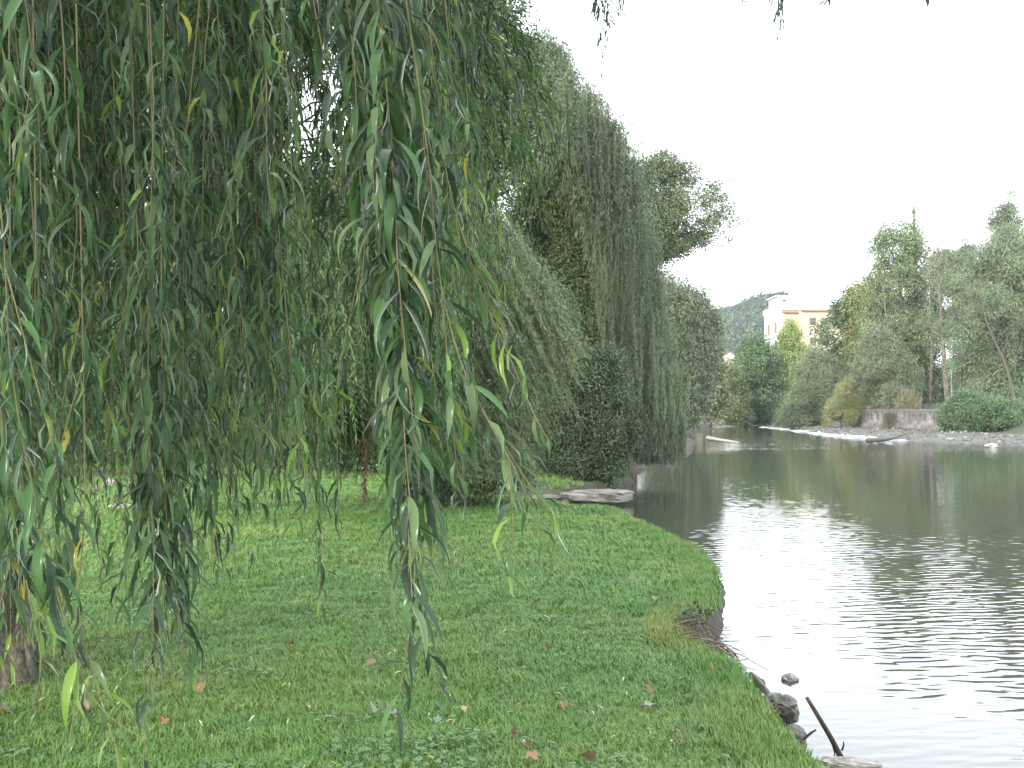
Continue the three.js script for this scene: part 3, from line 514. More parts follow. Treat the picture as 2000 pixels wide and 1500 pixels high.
tree({ seed: 204, stray: 0.5, d: 111, base: 1800, spray: 'far', scale: 0.5, lobes: 30, lobe: 0.7, sprays: 150, color: [0.137, 0.183, 0.090], limbs: 24, trunk: 0.24,
  outline: [[382, 1774, 1796], [410, 1768, 1802], [450, 1762, 1808], [520, 1765, 1815]],
  label: 'thin wispy tree top poking above the airy poplar' });
tree({ seed: 205, stray: 0.3, d: 98, base: 1851, spray: 'far', scale: 0.5, lobes: 20, lobe: 0.7, sprays: 110, color: [0.162, 0.193, 0.114], limbs: 20, trunk: 0.27, bark: M.paleBark, limbMaterial: M.paleBark, trunkPath: [[1851, 785], [1846, 720], [1840, 640], [1835, 560], [1831, 470]],
  outline: [[470, 1820, 1850], [510, 1805, 1872], [560, 1812, 1868], [640, 1825, 1860]],
  label: 'nearly bare tree with a straight whitish trunk at the end of the concrete wall' });
tree({ seed: 206, stray: 0.3, d: 120, base: 1660, spray: 'far', scale: 1.0, lobes: 34, lobe: 1.35, sprays: 1050, color: [0.076, 0.118, 0.052], limbs: 34, trunk: 0.3,
  outline: [[572, 1645, 1685], [600, 1612, 1702], [640, 1592, 1715], [690, 1596, 1715], [740, 1630, 1715], [780, 1640, 1715]],
  label: 'dark green tree in front of the cream building' });
tree({ seed: 207, stray: 0.3, d: 132, base: 1550, spray: 'far', scale: 0.9, lobes: 30, lobe: 1.1, sprays: 950, color: [0.237, 0.304, 0.098], limbs: 10,
  outline: [[636, 1535, 1550], [670, 1522, 1572], [720, 1516, 1580], [800, 1520, 1590]],
  label: 'bright yellow green tree below the cream building' });
tree({ seed: 208, stray: 0.3, d: 131, base: 1475, spray: 'far', scale: 1.0, lobes: 60, lobe: 1.3, sprays: 1900, color: [0.092, 0.153, 0.058], limbs: 14,
  outline: [[668, 1462, 1492], [700, 1438, 1515], [740, 1420, 1528], [790, 1418, 1532], [826, 1425, 1538]],
  label: 'full dark green tree closing the view where the river narrows' });
tree({ seed: 209, stray: 0.3, d: 126, base: 1420, spray: 'far', scale: 0.9, lobes: 36, lobe: 1.1, sprays: 950, color: [0.117, 0.161, 0.064], accent: [0.176, 0.164, 0.080], limbs: 10,
  outline: [[695, 1405, 1430], [730, 1398, 1450], [780, 1398, 1455], [824, 1420, 1460]],
  label: 'olive green tree behind the grey shed' });
tree({ seed: 210, stray: 0.3, d: 116, base: 1590, spray: 'farfine', scale: 0.85, lobes: 66, lobe: 1.1, sprays: 1900, color: [0.140, 0.186, 0.092], limbs: 16, category: 'bush', name: 'willow_bush',
  outline: [[688, 1578, 1612], [730, 1545, 1650], [780, 1525, 1660], [834, 1522, 1650]],
  label: 'grey green willow bush at the foot of the rapids' });
tree({ seed: 211, stray: 0.3, d: 103, base: 1735, spray: 'farfine', scale: 0.8, lobes: 70, lobe: 1.1, sprays: 1900, color: [0.139, 0.173, 0.093], limbs: 24, category: 'bush', name: 'willow_bush', trunk: 0.18,
  outline: [[650, 1692, 1730], [700, 1675, 1775], [750, 1660, 1805], [782, 1672, 1800]],
  label: 'silvery willow bush growing just behind the concrete wall' });
tree({ seed: 212, stray: 0.3, d: 106, base: 1645, spray: 'farfine', scale: 0.6, lobes: 36, lobe: 0.7, sprays: 1000, color: [0.172, 0.197, 0.075], accent: [0.245, 0.185, 0.101], limbs: 8, category: 'vine', name: 'vine', trunk: 0.08,
  outline: [[745, 1645, 1685], [780, 1618, 1692], [834, 1606, 1668]],
  label: 'olive vine spilling down over the end of the concrete wall' });
tree({ seed: 213, stray: 0.3, d: 84, base: 1925, spray: 'far', scale: 0.6, lobes: 90, lobe: 0.8, sprays: 2700, color: [0.071, 0.126, 0.052], accent: [0.138, 0.174, 0.078], limbs: 10, category: 'bramble', name: 'bramble_thicket', trunk: 0.06,
  outline: [[780, 1860, 1900], [792, 1842, 1990], [805, 1836, 2080], [846, 1838, 2080]],
  label: 'low dark green bramble thicket between the gravel bar and the wide willow' });
tree({ seed: 214, stray: 0.3, d: 124, base: 1888, spray: 'far', scale: 0.65, lobes: 40, lobe: 0.7, sprays: 620, color: [0.099, 0.137, 0.071], limbs: 0, trunk: 0.2, name: 'conifer',
  outline: [[452, 1884, 1887], [480, 1876, 1896], [540, 1860, 1914], [640, 1842, 1932]],
  label: 'pointed conifer top showing above the far bank trees' });
tree({ seed: 215, stray: 0.3, d: 116, base: 1705, spray: 'far', scale: 0.9, lobes: 44, lobe: 1.1, sprays: 1100, color: [0.167, 0.212, 0.076], accent: [0.230, 0.190, 0.078], accentShare: 0.04, limbs: 20,
  outline: [[545, 1690, 1718], [575, 1660, 1740], [640, 1648, 1760], [720, 1655, 1765]],
  label: 'yellow green ash with a few orange leaves behind the willow bush' });
tree({ seed: 216, stray: 0.3, d: 128, base: 1800, spray: 'far', scale: 1.0, lobes: 80, lobe: 1.4, sprays: 1700, color: [0.113, 0.151, 0.073], limbs: 16,
  outline: [[500, 1800, 1860], [550, 1770, 1900], [600, 1730, 1900], [700, 1710, 1915], [800, 1700, 1915]],
  label: 'mixed olive tree filling the bank behind the whitish trunk' });
tree({ seed: 217, stray: 0.3, d: 99.5, base: 1770, spray: 'farfine', scale: 0.5, lobes: 20, lobe: 0.5, sprays: 160, color: [0.207, 0.191, 0.108], limbs: 6, category: 'shrub', name: 'dry_shrub', trunk: 0.05,
  outline: [[768, 1760, 1780], [780, 1750, 1795], [794, 1752, 1795]],
  label: 'withered tan shrub standing above the concrete wall' });
tree({ seed: 218, stray: 0.3, d: 96, base: 1733, spray: 'farfine', scale: 0.45, lobes: 16, lobe: 0.45, sprays: 130, color: [0.124, 0.109, 0.068], limbs: 10, category: 'shrub', name: 'dry_shrub', trunk: 0.16,
  outline: [[798, 1728, 1746], [815, 1728, 1746], [836, 1729, 1745]],
  label: 'reddish brown dry shrub growing against the face of the concrete wall' });

for (const [px0, py0, px1, py1, d, label] of [[1762, 770, 1722, 560, 104, 'thin pale leaning stem behind the silvery willow bush'], [1815, 780, 1822, 470, 103, 'thin straight grey stem between the poplar and the whitish trunk'], [1985, 780, 1905, 560, 88, 'dark stem leaning across the wide grey green willow'], [1872, 790, 1890, 520, 96, 'thin grey stem behind the bramble thicket']]) {
  const x = (px0 - CX) / F * d, base = V(x, G(x, -d) - 0.1, -d), q = (k, w) => P(px0 + (px1 - px0) * k + w, py0 + (py1 - py0) * k, d).sub(base), t = thing('slender_tree', label, 'tree', base);
  const pts = bend([V(0, 0, 0), q(0.3, 3), q(0.65, -3), q(1, 4)], 12); part('trunk', tube(pts, pts.map((_, i) => 0.13 - 0.09 * i / 12), 7, 0.01, px0), label.startsWith('dark') ? M.branch : M.paleBark, t);
  const rng = rngOf(px0), gs = [], ms = [], cs = []; for (let i = 0; i < 14; i++) { const a = pts[5 + Math.floor(rng() * 7)], e = a.clone().add(V((rng() - 0.5) * 3, 0.6 + 1.2 * rng(), (rng() - 0.5) * 2)), w = bend([a, a.clone().lerp(e, 0.5).add(V(0, 0.2, 0)), e], 5); gs.push(tube(w, w.map((_, k) => 0.035 - 0.005 * k), 4)); for (let k = 0; k < 4; k++) { ms.push(new THREE.Matrix4().compose(e.clone().add(V(rng() - 0.5, rng() - 0.5, rng() - 0.5)), R3(rng), V(1, 1, 1).multiplyScalar(0.3 + 0.3 * rng()))); cs.push(tint([0.12, 0.145, 0.08], rng)); } }
  part('branches', mergeGeometries(gs), M.branch, t, true); instanced('crown', SPRAYS.far, M.leaf, ms, cs, t);
}

// ---------------------------------------------------------------- wooded hill far behind
{
  const RIDGE = [[1000, 690], [1200, 650], [1300, 628], [1390, 612], [1440, 597], [1475, 583], [1503, 570], [1516, 582], [1535, 606], [1560, 640], [1600, 670], [1700, 700], [2100, 730], [2600, 760]];
  const D = 620, pos = [], idx = [], col = [], n = 60, m = 24, mats = [], cols = [], rng = rngOf(77);
  const hAt = (x, d) => { const px = CX + x / D * F, top = EYE + (HORIZON - table(RIDGE, px)) / F * D - 5; const f = smooth(360, D, d) * (1 - 0.4 * smooth(D, D + 250, d)); return 4 + Math.max(0, (top - 4)) * f + 2.5 * noise.noise(x * 0.03, d * 0.03, 1); };
  for (let j = 0; j <= m; j++) for (let i = 0; i <= n; i++) { const x = -120 + 640 * i / n, d = 300 + 600 * j / m; pos.push(x, hAt(x, d), -d); const k = 1 + 0.3 * noise.noise(x * 0.05, d * 0.05, 2); col.push(0.03 * k, 0.045 * k, 0.02 * k); }
  for (let j = 0; j < m; j++) for (let i = 0; i < n; i++) { const a = j * (n + 1) + i; idx.push(a, a + 1, a + n + 1, a + 1, a + n + 2, a + n + 1); }
  structure('hill', geoOf(pos, idx, null, col), new THREE.MeshStandardMaterial({ vertexColors: true, roughness: 1 }));
  const crown = sprayGeo(9, 150, 1, 0.5, 0.4, 0.1, 1.1);
  for (let i = 0; i < 3400; i++) {
    const d = 400 + 260 * rng() ** 0.8, px = 1300 + 232 * rng(), x = (px - CX) / F * d, s = 1.6 + 1.6 * rng(), tall = rng() < 0.06 ? 1.5 : 1.0;
    mats.push(new THREE.Matrix4().compose(V(x, hAt(x, d) + s * tall * 0.7, -d), new THREE.Quaternion().setFromAxisAngle(V(0, 1, 0), rng() * 6.3), V(s * (tall > 1.5 ? 0.6 : 1), s * tall, s * (tall > 1.5 ? 0.6 : 1)))); cols.push(tint([0.05, 0.08, 0.032], rng, 0.7, 0.2));
  }
  const w = instanced('hill_wood', crown, M.leaf, mats, cols, scene); w.userData.label = 'dense wood covering the far hill';
}

// ---------------------------------------------------------------- built things on the far bank
function box(w, h, d, x = 0, y = 0, z = 0) { const g = new THREE.BoxGeometry(w, h, d); g.translate(x, y, z); return g; }
{ // concrete river wall
  const concrete = dataTexture(512, 256, (u, v) => { const n = tileNoise(u, v, 5, 3), s = tileNoise(u, v * 0.06, 34, 8), f = tileNoise(u, v, 30, 2); const k = 0.62 + 0.16 * n + 0.08 * f - 0.34 * clamp(0.15 + s) * smooth(0.05, 0.9, v); return [k * 1.02, k * 0.97, k * 0.95]; }, true);
  const mat = new THREE.MeshStandardMaterial({ map: concrete, color: rgb(0.44, 0.44, 0.43), roughness: 0.95 });
  const end = V(36.1, 0, -92.2), far = V(32.6, 0, -113);
  const w = thing('concrete_wall', 'long stained grey concrete river wall above the gravel bar', 'wall', end.clone().setY(0.1));
  const dir = far.clone().sub(end), L = dir.length(), a = Math.atan2(-dir.z, dir.x), n = 6;
  for (let i = 0; i < n; i++) { // six cast bays
    const g = box(L / n - 0.04, 1.78 + 0.02 * (i % 2), 0.45); const uv = g.attributes.uv; for (let k = 0; k < uv.count; k++) uv.setXY(k, (uv.getX(k) + i) * 0.6, uv.getY(k));
    const p = part('wall_bay', g, mat, w); const c = dir.clone().multiplyScalar((i + 0.5) / n); p.position.set(c.x, 0.8, c.z); p.rotation.y = a;
  }
  const cap = part('coping', box(L, 0.13, 0.58), mat, w); cap.position.set(dir.x / 2, 1.78, dir.z / 2); cap.rotation.y = a;
  const foot = part('footing', box(L, 0.3, 0.9), mat, w); foot.position.set(dir.x / 2 - 0.1, 0.0, dir.z / 2); foot.rotation.y = a;
  const post = part('end_pier', box(1.0, 1.98, 1.1), mat, w); post.position.set(0.35, 0.9, 0.5); post.rotation.y = a;
  // return of the wall away from the river, facing the viewer
}
{ // grey shed on the left bank
  const d = 121, b = V((1392 - CX) / F * d, 0, -d); b.y = Math.max(0.25, G(b.x, b.z));
  const wallMat = new THREE.MeshStandardMaterial({ map: stoneMap, color: rgb(0.62, 0.58, 0.54), roughness: 0.95 }), roofMat = new THREE.MeshStandardMaterial({ map: stoneMap, color: rgb(0.34, 0.31, 0.29), roughness: 0.9 });
  const s = thing('shed', 'small weathered grey shed with a pitched roof at the water by the yellowing tree', 'shed', b);
  const sh = new THREE.Shape([new THREE.Vector2(-1.3, -0.5), new THREE.Vector2(1.3, -0.5), new THREE.Vector2(1.3, 1.4), new THREE.Vector2(0, 2.35), new THREE.Vector2(-1.3, 1.4)]);
  const g = new THREE.ExtrudeGeometry(sh, { depth: 4, bevelEnabled: false }); part('wall', g, wallMat, s);
  const slope = Math.atan2(0.95, 1.3);
  for (const k of [-1, 1]) { const r = part('roof_slope', box(1.95, 0.1, 4.5), roofMat, s); r.position.set(k * 0.72, 1.98, 2); r.rotation.z = -k * slope; }
  part('door', box(0.8, 1.7, 0.06, 0.1, 0.6, -0.02), new THREE.MeshStandardMaterial({ color: rgb(0.12, 0.1, 0.08), roughness: 0.9 }), s).position.z = 4.03;
  s.rotation.y = -0.75;
}
const cream = new THREE.MeshStandardMaterial({ color: rgb(0.62, 0.52, 0.34), roughness: 0.9, map: stoneMap }), white = new THREE.MeshStandardMaterial({ color: rgb(0.86, 0.85, 0.83), roughness: 0.9, map: stoneMap });
cream.map = dataTexture(256, 256, (u, v) => { const k = 0.9 + 0.08 * tileNoise(u, v, 6, 3) + 0.05 * tileNoise(u, v, 25, 5); return [k, k, k]; }, true); white.map = cream.map;
const brown = new THREE.MeshStandardMaterial({ color: rgb(0.23, 0.11, 0.06), roughness: 0.8 }), pane = new THREE.MeshPhysicalMaterial({ color: rgb(0.05, 0.05, 0.05), roughness: 0.08 });
{ // the tall cream building: corner at px 1527, d 200, left face runs away along -z, front face along +x
  const d = 200, x0 = (1527 - CX) / F * d, b = V(x0, G(x0, -d) - 0.5, -d); const Y = (py) => P(0, py, d).y - b.y, X = (px) => (px - CX) / F * d - x0;
  const h = thing('cream_building', 'tall cream building with brown eaves and a white roof storey above the trees', 'building', b);
  const W = X(1700), top = Y(606), D = 13;
  part('wall', box(W, top, D, W / 2, top / 2, -D / 2), cream, h);
  part('side_facing', box(0.12, top, D - 0.02, -0.062, top / 2, -D / 2), white, h);          // thin white slab over the left side
  part('parapet', box(W + 0.5, Y(596) - top, D + 0.5, W / 2 - 0.05, (Y(596) + top) / 2 + 0.06, -D / 2), white, h);
  const bay = X(1561); part('eave', box(bay - 0.1, 0.28, 0.5, bay / 2, top - 0.35, 0.26), brown, h); part('eave', box(W - bay - 0.6, 0.18, 0.4, (W + bay) / 2 + 0.2, top - 0.1, 0.21), brown, h);
  part('pilaster', box(0.45, top - 0.2, 0.3, bay + 0.1, top / 2, 0.16), cream, h); part('pilaster', box(0.5, top - 0.8, 0.18, 0.3, top / 2, 0.1), white, h);
  // white roof storey with a dark window, set back, and a stair roof
  const rs = part('roof_storey', box(X(1553) + 0.6, Y(578) - Y(596), 7, X(1540) / 2 + 0.5, (Y(578) + Y(596)) / 2, -4.5), white, h); part('window', box(0.7, 0.45, 0.1, X(1535), Y(586), -0.98), pane, rs);
  part('roof_slope', box(X(1553) + 1.4, 0.18, 7.8, X(1540) / 2 + 0.5, Y(578) + 0.1, -4.5), white, h);
  part('chimney', box(0.6, 1.0, 0.6, X(1571), Y(594) + 0.6, -3), white, h); part('antenna', box(0.08, 1.6, 0.08, X(1578), Y(590) + 0.4, -3), brown, h);
  const win = (px, py, w, hh, side) => {
    const f = new THREE.Group(); f.name = 'window'; h.add(f); f.position.set(side === undefined ? X(px) : -0.12, Y(py), side === undefined ? 0 : -side); if (side !== undefined) f.rotation.y = -Math.PI / 2;
    part('pane', box(w, hh, 0.04, 0, 0, 0.03), pane, f); part('frame', box(0.14, hh + 0.2, 0.14, -w / 2, 0, 0.08), brown, f); part('frame', box(0.14, hh + 0.2, 0.14, w / 2, 0, 0.08), brown, f); part('frame', box(w - 0.14, 0.14, 0.14, 0, hh / 2, 0.08), brown, f); part('sill', box(w + 0.3, 0.14, 0.24, 0, -hh / 2 - 0.1, 0.13), white, f); part('mullion', box(0.08, hh - 0.1, 0.08, 0, 0, 0.09), brown, f);
  };
  win(1545, 634, 0.95, 1.75); win(1588, 628, 1.0, 1.3); win(1612, 628, 1.0, 1.3); win(1545, 672, 1.0, 1.7); win(1588, 668, 1.0, 1.5); win(1612, 668, 1.0, 1.5);
  for (const z of [3.5, 9]) { win(0, 638, 0.9, 2.0, z); win(0, 674, 0.9, 2.0, z); }
  part('string_course', box(0.3, 0.25, D, -0.27, Y(655), -D / 2), white, h); part('canopy', box(1.2, 0.2, 6, -0.73, Y(675), -3.2), brown, h);
}
{ // low cream house left of it
  const d = 185, b = V((1426 - CX) / F * d, 0, -d); b.y = G(b.x, b.z) - 0.3; const Y = (py) => P(0, py, d).y - b.y;
  const h = thing('cream_house', 'low pale cream house roof peeking over the full dark green tree', 'house', b); const t = Y(700);
  part('wall', box(2.6, t, 5, 0, t / 2, -2.5), white, h);
  const sh = new THREE.Shape([new THREE.Vector2(-1.5, 0), new THREE.Vector2(1.5, 0), new THREE.Vector2(0.1, 0.85)]); const g = new THREE.ExtrudeGeometry(sh, { depth: 5.4, bevelEnabled: false }); const r = part('roof', g, new THREE.MeshStandardMaterial({ color: rgb(0.75, 0.66, 0.52), roughness: 0.9, map: cream.map }), h); r.position.set(0, t, -5.2);
  part('chimney', box(0.35, 0.9, 0.35, 0.5, 0.8, 2), brown, r);
}
{ // teal canopy with a white rail between the trees
  const d = 114, b = V((1868 - CX) / F * d, 0, -d); b.y = G(b.x, b.z); const Y = (py) => P(0, py, d).y - b.y;
  const teal = new THREE.MeshStandardMaterial({ color: rgb(0.10, 0.36, 0.34), roughness: 0.4 });
  const s = thing('canopy_shelter', 'teal barrel canopy with a sloping white rail glimpsed behind the whitish trunk', 'shelter', b);
  const top = Y(705), c = new THREE.CylinderGeometry(0.62, 0.62, 1.6, 20, 1, true, 0, Math.PI); c.rotateX(Math.PI / 2); c.rotateZ(Math.PI / 2 - Math.PI / 2); const cg = part('canopy', c, new THREE.MeshStandardMaterial({ color: teal.color, roughness: 0.4, side: THREE.DoubleSide }), s); cg.position.set(0, top - 0.62, 0); cg.rotation.z = Math.PI / 2;
  part('end_panel', box(0.5, 0.5, 0.05, 0.3, top - 0.5, 0.82), white, s);
  for (const x of [-0.5, 0.5]) part('post', box(0.1, top - 0.6, 0.1, x, (top - 0.6) / 2, 0), white, s);
  const rail = part('rail', box(2.2, 0.14, 0.1), white, s); rail.position.set(-0.7, Y(727), 0.9); rail.rotation.z = 0.28;
  part('rail_post', box(0.1, Y(733), 0.1, -1.4, Y(733) / 2, 0.9), white, s);
}

// ---------------------------------------------------------------- exposed roots in the bite of the bank
{
  const b = V(1.36, 0.12, -8.9), rng = rngOf(19), t = thing('exposed_roots', 'tangle of bare brown roots hanging from the eroded bite in the grassy bank', 'roots', b);
  const rootMats = [0, 1, 2].map((k) => new THREE.MeshStandardMaterial({ color: rgb([0.13, 0.08, 0.17][k], [0.095, 0.06, 0.13][k], [0.065, 0.045, 0.1][k]), roughness: 0.9 }));
  for (let i = 0; i < 90; i++) {
    const d0 = 8.1 + 1.35 * rng(), x0 = table(SHORE_L, d0) - 0.02 + 0.12 * rng(), y0 = 0.14 + 0.14 * rng(); const len = 0.22 + 0.32 * rng();
    const a = V(x0, y0, -d0), e = a.clone().add(V(len * (0.3 + 0.6 * rng()), -y0 * (0.2 + 0.9 * rng()), len * (-0.3 + 1.1 * rng()))), m = a.clone().lerp(e, 0.5).add(V((rng() - 0.5) * 0.08, 0.05 + 0.06 * rng(), (rng() - 0.5) * 0.08)), m2 = a.clone().lerp(e, 0.8).add(V((rng() - 0.5) * 0.07, (rng() - 0.4) * 0.06, (rng() - 0.5) * 0.07));
    const pts = bend([a, m, m2, e], 7).map((p) => p.sub(b)), r = 0.003 + 0.006 * rng() ** 2; part('root', tube(pts, pts.map((_, k) => r * (1 - 0.6 * k / 7)), 5), rootMats[i % 3], t);
  }
  // ivy leaves among the roots
  const mats = [], cols = []; for (let i = 0; i < 60; i++) { const d0 = 9.1 + 0.6 * rng(), x0 = table(SHORE_L, d0) + 0.02 + 0.14 * rng(); mats.push(new THREE.Matrix4().compose(V(x0, 0.12 + 0.15 * rng(), -d0).sub(b), R3(rng), V(0.1, 0.1, 0.1))); cols.push(tint([0.05, 0.085, 0.04], rng)); }
  instanced('ivy_leaves', sprayGeo(44, 8, 0.5, 0.5, 0.4), M.leaf, mats, cols, t);
}
// stones by the slender trunk, under the willow
{
  const list = [[214, 950, .13, .1, M.stone, 'pale rounded stone beside the slender trunk'], [236, 992, .2, .05, M.stone, 'flat pale stone lying in front of the rounded pale one'], [186, 962, .12, .08, M.darkStone, 'dark stone left of the rounded pale stone'], [258, 950, .14, .07, M.darkStone, 'brown stone at the foot of the slender trunk'], [300, 985, .11, .06, M.stone, 'small grey stone in the grass before the slender trunk']];
  for (const [px, py, s, sy, m, label] of list) { const p = onLand(px, py); single('field_stone', stoneGeo(px, s, sy, s * 0.8, 0.2, 4), m, label, 'stone', p.add(V(0, sy * 0.5, 0))); }
}

// ---------------------------------------------------------------- fallen leaves on the lawn
function lanceolate(seg, fold, curl, twist, wide = 1, seed = 0) {   // along +y, length 1, width 1; the upper side faces +z
  const pos = [], idx = [], uv = [];
  for (let i = 0; i <= seg; i++) {
    const t = i / seg, w = 0.5 * wide * Math.pow(Math.sin(Math.PI * Math.pow(t, 0.82)), 0.85) * (1 - 0.25 * t) + (i === 0 ? 0.03 : 0), a = curl * t * t, tw = twist * t;
    const c = V(0, curl ? Math.sin(a) / (curl * Math.max(t, 0.05)) * 1 : t, 0); const y = t * Math.cos(a * 0.5), z = -t * Math.sin(a * 0.5);
    for (const s of [-1, 0, 1]) { const wx = s * w * (seed ? 1 + 0.12 * Math.sin(t * 17 + seed + s) : 1), f = Math.abs(s) * w * fold; pos.push(wx * Math.cos(tw) - f * Math.sin(tw) * s * 0.3, y, z + f * 0.13 + wx * Math.sin(tw) * 0.13); uv.push(0.5 + s * 0.5, t); }
    if (i) { const q = (i - 1) * 3; idx.push(q, q + 1, q + 4, q, q + 4, q + 3, q + 1, q + 2, q + 5, q + 1, q + 5, q + 4); }
  }
  return geoOf(pos, idx, uv);
}
{
  const rng = rngOf(33);
  const lobed = (seed, lobes, curl) => { // maple-like leaf, curled, as a fan of two rings
    const r = rngOf(seed), n = lobes * 6, pos = [0, 0, 0], idx = [];
    for (const k of [0.5, 1]) for (let i = 0; i < n; i++) { const a = i / n * 6.283, ph = (i % 6) / 6, R = k * (0.68 + 0.3 * Math.abs(Math.cos(ph * Math.PI)) ** 1.2 + 0.08 * r()) * (1 - 0.3 * Math.exp(-((a - 3.14) ** 2) * 6)); pos.push(Math.cos(a) * R, curl * R * R * (0.7 * Math.cos(a * 2 + seed) + 0.55) + 0.08 * (r() - 0.5), Math.sin(a) * R * 0.85); }
    for (let i = 0; i < n; i++) { const j = (i + 1) % n; idx.push(0, 1 + j, 1 + i, 1 + i, 1 + j, 1 + n + j, 1 + i, 1 + n + j, 1 + n + i); }
    return geoOf(pos, idx);
  };
  const flat = (seed) => { const g = lanceolate(8, 0.8, 0.9, 0.9, 1, seed); g.rotateX(-Math.PI / 2); g.translate(0, 0, 0.5); g.scale(0.55, 1, 2); return g; };
  const dry = (r, g, b) => new THREE.MeshPhysicalMaterial({ color: rgb(r, g, b), roughness: 0.95, transmission: 0.2, thickness: 0, side: THREE.DoubleSide });
  const orange = dry(0.26, 0.115, 0.035), tan = dry(0.23, 0.145, 0.07), pink = dry(0.2, 0.145, 0.085), dark = dry(0.085, 0.05, 0.02), pale = dry(0.17, 0.175, 0.13), greyGreen = dry(0.13, 0.18, 0.13), straw = dry(0.32, 0.26, 0.16);
  const list = [
    [1398, 1318, 0.05, 'maple', orange, 'large curled orange leaf near the water edge of the lawn'], [1268, 1352, 0.05, 'long', tan, 'narrow tan leaf standing on edge between orange leaf and pale upturned leaf'], [1274, 1389, 0.052, 'maple', pale, 'pale upturned leaf lying below the narrow tan leaf'],
    [1072, 1273, 0.038, 'maple', dark, 'crumpled dark brown leaf in the middle of the lawn'], [1188, 1319, 0.038, 'long', tan, 'folded tan leaf between the crumpled dark leaf and narrow tan leaf'], [725, 1304, 0.032, 'maple', pink, 'pinkish dry leaf near the tip of the long hanging strand'],
    [810, 1322, 0.022, 'maple', tan, 'small tan leaf beside the pinkish dry leaf'], [567, 1267, 0.032, 'maple', dark, 'dark dry leaf on grass below the hanging willow tips'], [1070, 1213, 0.045, 'long', straw, 'whitish narrow leaf lying flat on the lawn'], [1278, 1175, 0.032, 'maple', pink, 'small pink tan leaf close to the exposed roots'],
    [1008, 1443, 0.034, 'maple', dark, 'brown leaf beside a similar brown leaf in the clover'], [1028, 1463, 0.034, 'maple', dark, 'brown leaf beside a similar brown leaf in the clover'], [1037, 1492, 0.034, 'maple', tan, 'upright tan leaf in the clover'], [1150, 1493, 0.046, 'maple', dark, 'big dark brown leaf in the clover'],
    [1320, 1440, 0.024, 'maple', pink, 'tiny pink leaf next to tiny brown leaf'], [1338, 1456, 0.022, 'maple', dark, 'tiny brown leaf next to tiny pink leaf'], [738, 1400, 0.04, 'maple', pale, 'ragged grey white leaf, longer of a close pair'], [772, 1404, 0.028, 'maple', pale, 'ragged grey white leaf, shorter of a close pair'],
    [858, 1419, 0.03, 'maple', greyGreen, 'round grey green leaf lying face up'], [650, 1410, 0.035, 'long', straw, 'straw coloured sliver on the bare brown patch'], [668, 1416, 0.03, 'maple', dark, 'brown leaf on the bare patch beside the straw sliver'], [388, 1356, 0.035, 'maple', pink, 'pink brown leaf under the left hanging willow tips'],
    [160, 1396, 0.042, 'maple', pink, 'pale pink leaf below the near trunk'], [6, 1397, 0.045, 'maple', tan, 'tan leaf at the foot of the near trunk'], [325, 1420, 0.028, 'maple', orange, 'rusty orange leaf in the long shaded grass'], [1100, 1388, 0.024, 'maple', tan, 'small tan leaf among the clover'], [1450, 1376, 0.04, 'maple', dark, 'brown leaf on bare soil next to the craggy boulder'], [1510, 1412, 0.03, 'maple', pale, 'pale leaf caught at the foot of the craggy boulder'], [1030, 1101, 0.03, 'maple', orange, 'small rusty leaf on the far part of the lawn'], [905, 1395, 0.02, 'maple', straw, 'tiny straw coloured leaf in mid lawn'],
  ];
  const geos = [lobed(1, 5, 0.5), lobed(2, 5, 0.9), lobed(3, 5, 0.3)], longs = [flat(1), flat(2)];
  list.forEach(([px, py, s, kind, m, label], i) => {
    const p = onLand(px, py); p.y += 0.042; const g = label.startsWith('brown leaf beside') ? 'twin leaves in the clover' : undefined;
    const o = single('fallen_leaf', kind === 'maple' ? geos[i % 3] : longs[i % 2], m, label, 'leaf', p, g); o.scale.setScalar(s * (m === dark ? 0.85 : 1.15)); o.rotation.set((rng() - 0.3) * 0.8, rng() * 6.28, (rng() - 0.5) * 0.8);
    if (label.startsWith('narrow tan')) o.rotation.set(0.7, 0.6, 0.3);
  });
  // a rest of tiny withered willow leaves, scattered
  const mats = [], cols = []; for (let i = 0; i < 900; i++) { const d = 4 + 16 * rng() ** 1.2, x = -0.45 * d + rng() * (0.45 * d + 1.6); if (x > table(SHORE_L, d) - 0.1) continue; const s = 0.03 + 0.03 * rng(); mats.push(new THREE.Matrix4().compose(V(x, ground(x, d) + 0.035 + 0.02 * rng(), -d), new THREE.Quaternion().setFromEuler(new THREE.Euler(-1.57 + (rng() - 0.5), rng() * 6.28, (rng() - 0.5), 'YXZ')), V(s * 0.16, s, s))); const k = rng(); cols.push(k < 0.35 ? rgb(0.45, 0.42, 0.33) : k < 0.7 ? rgb(0.3, 0.2, 0.1) : rgb(0.4, 0.36, 0.08)); }
  instanced('leaf_litter', lanceolate(4, 0.6, 0.6, 0.5), M.grass, mats, cols, scene).userData.label = 'tiny withered willow leaves strewn over the lawn';
}

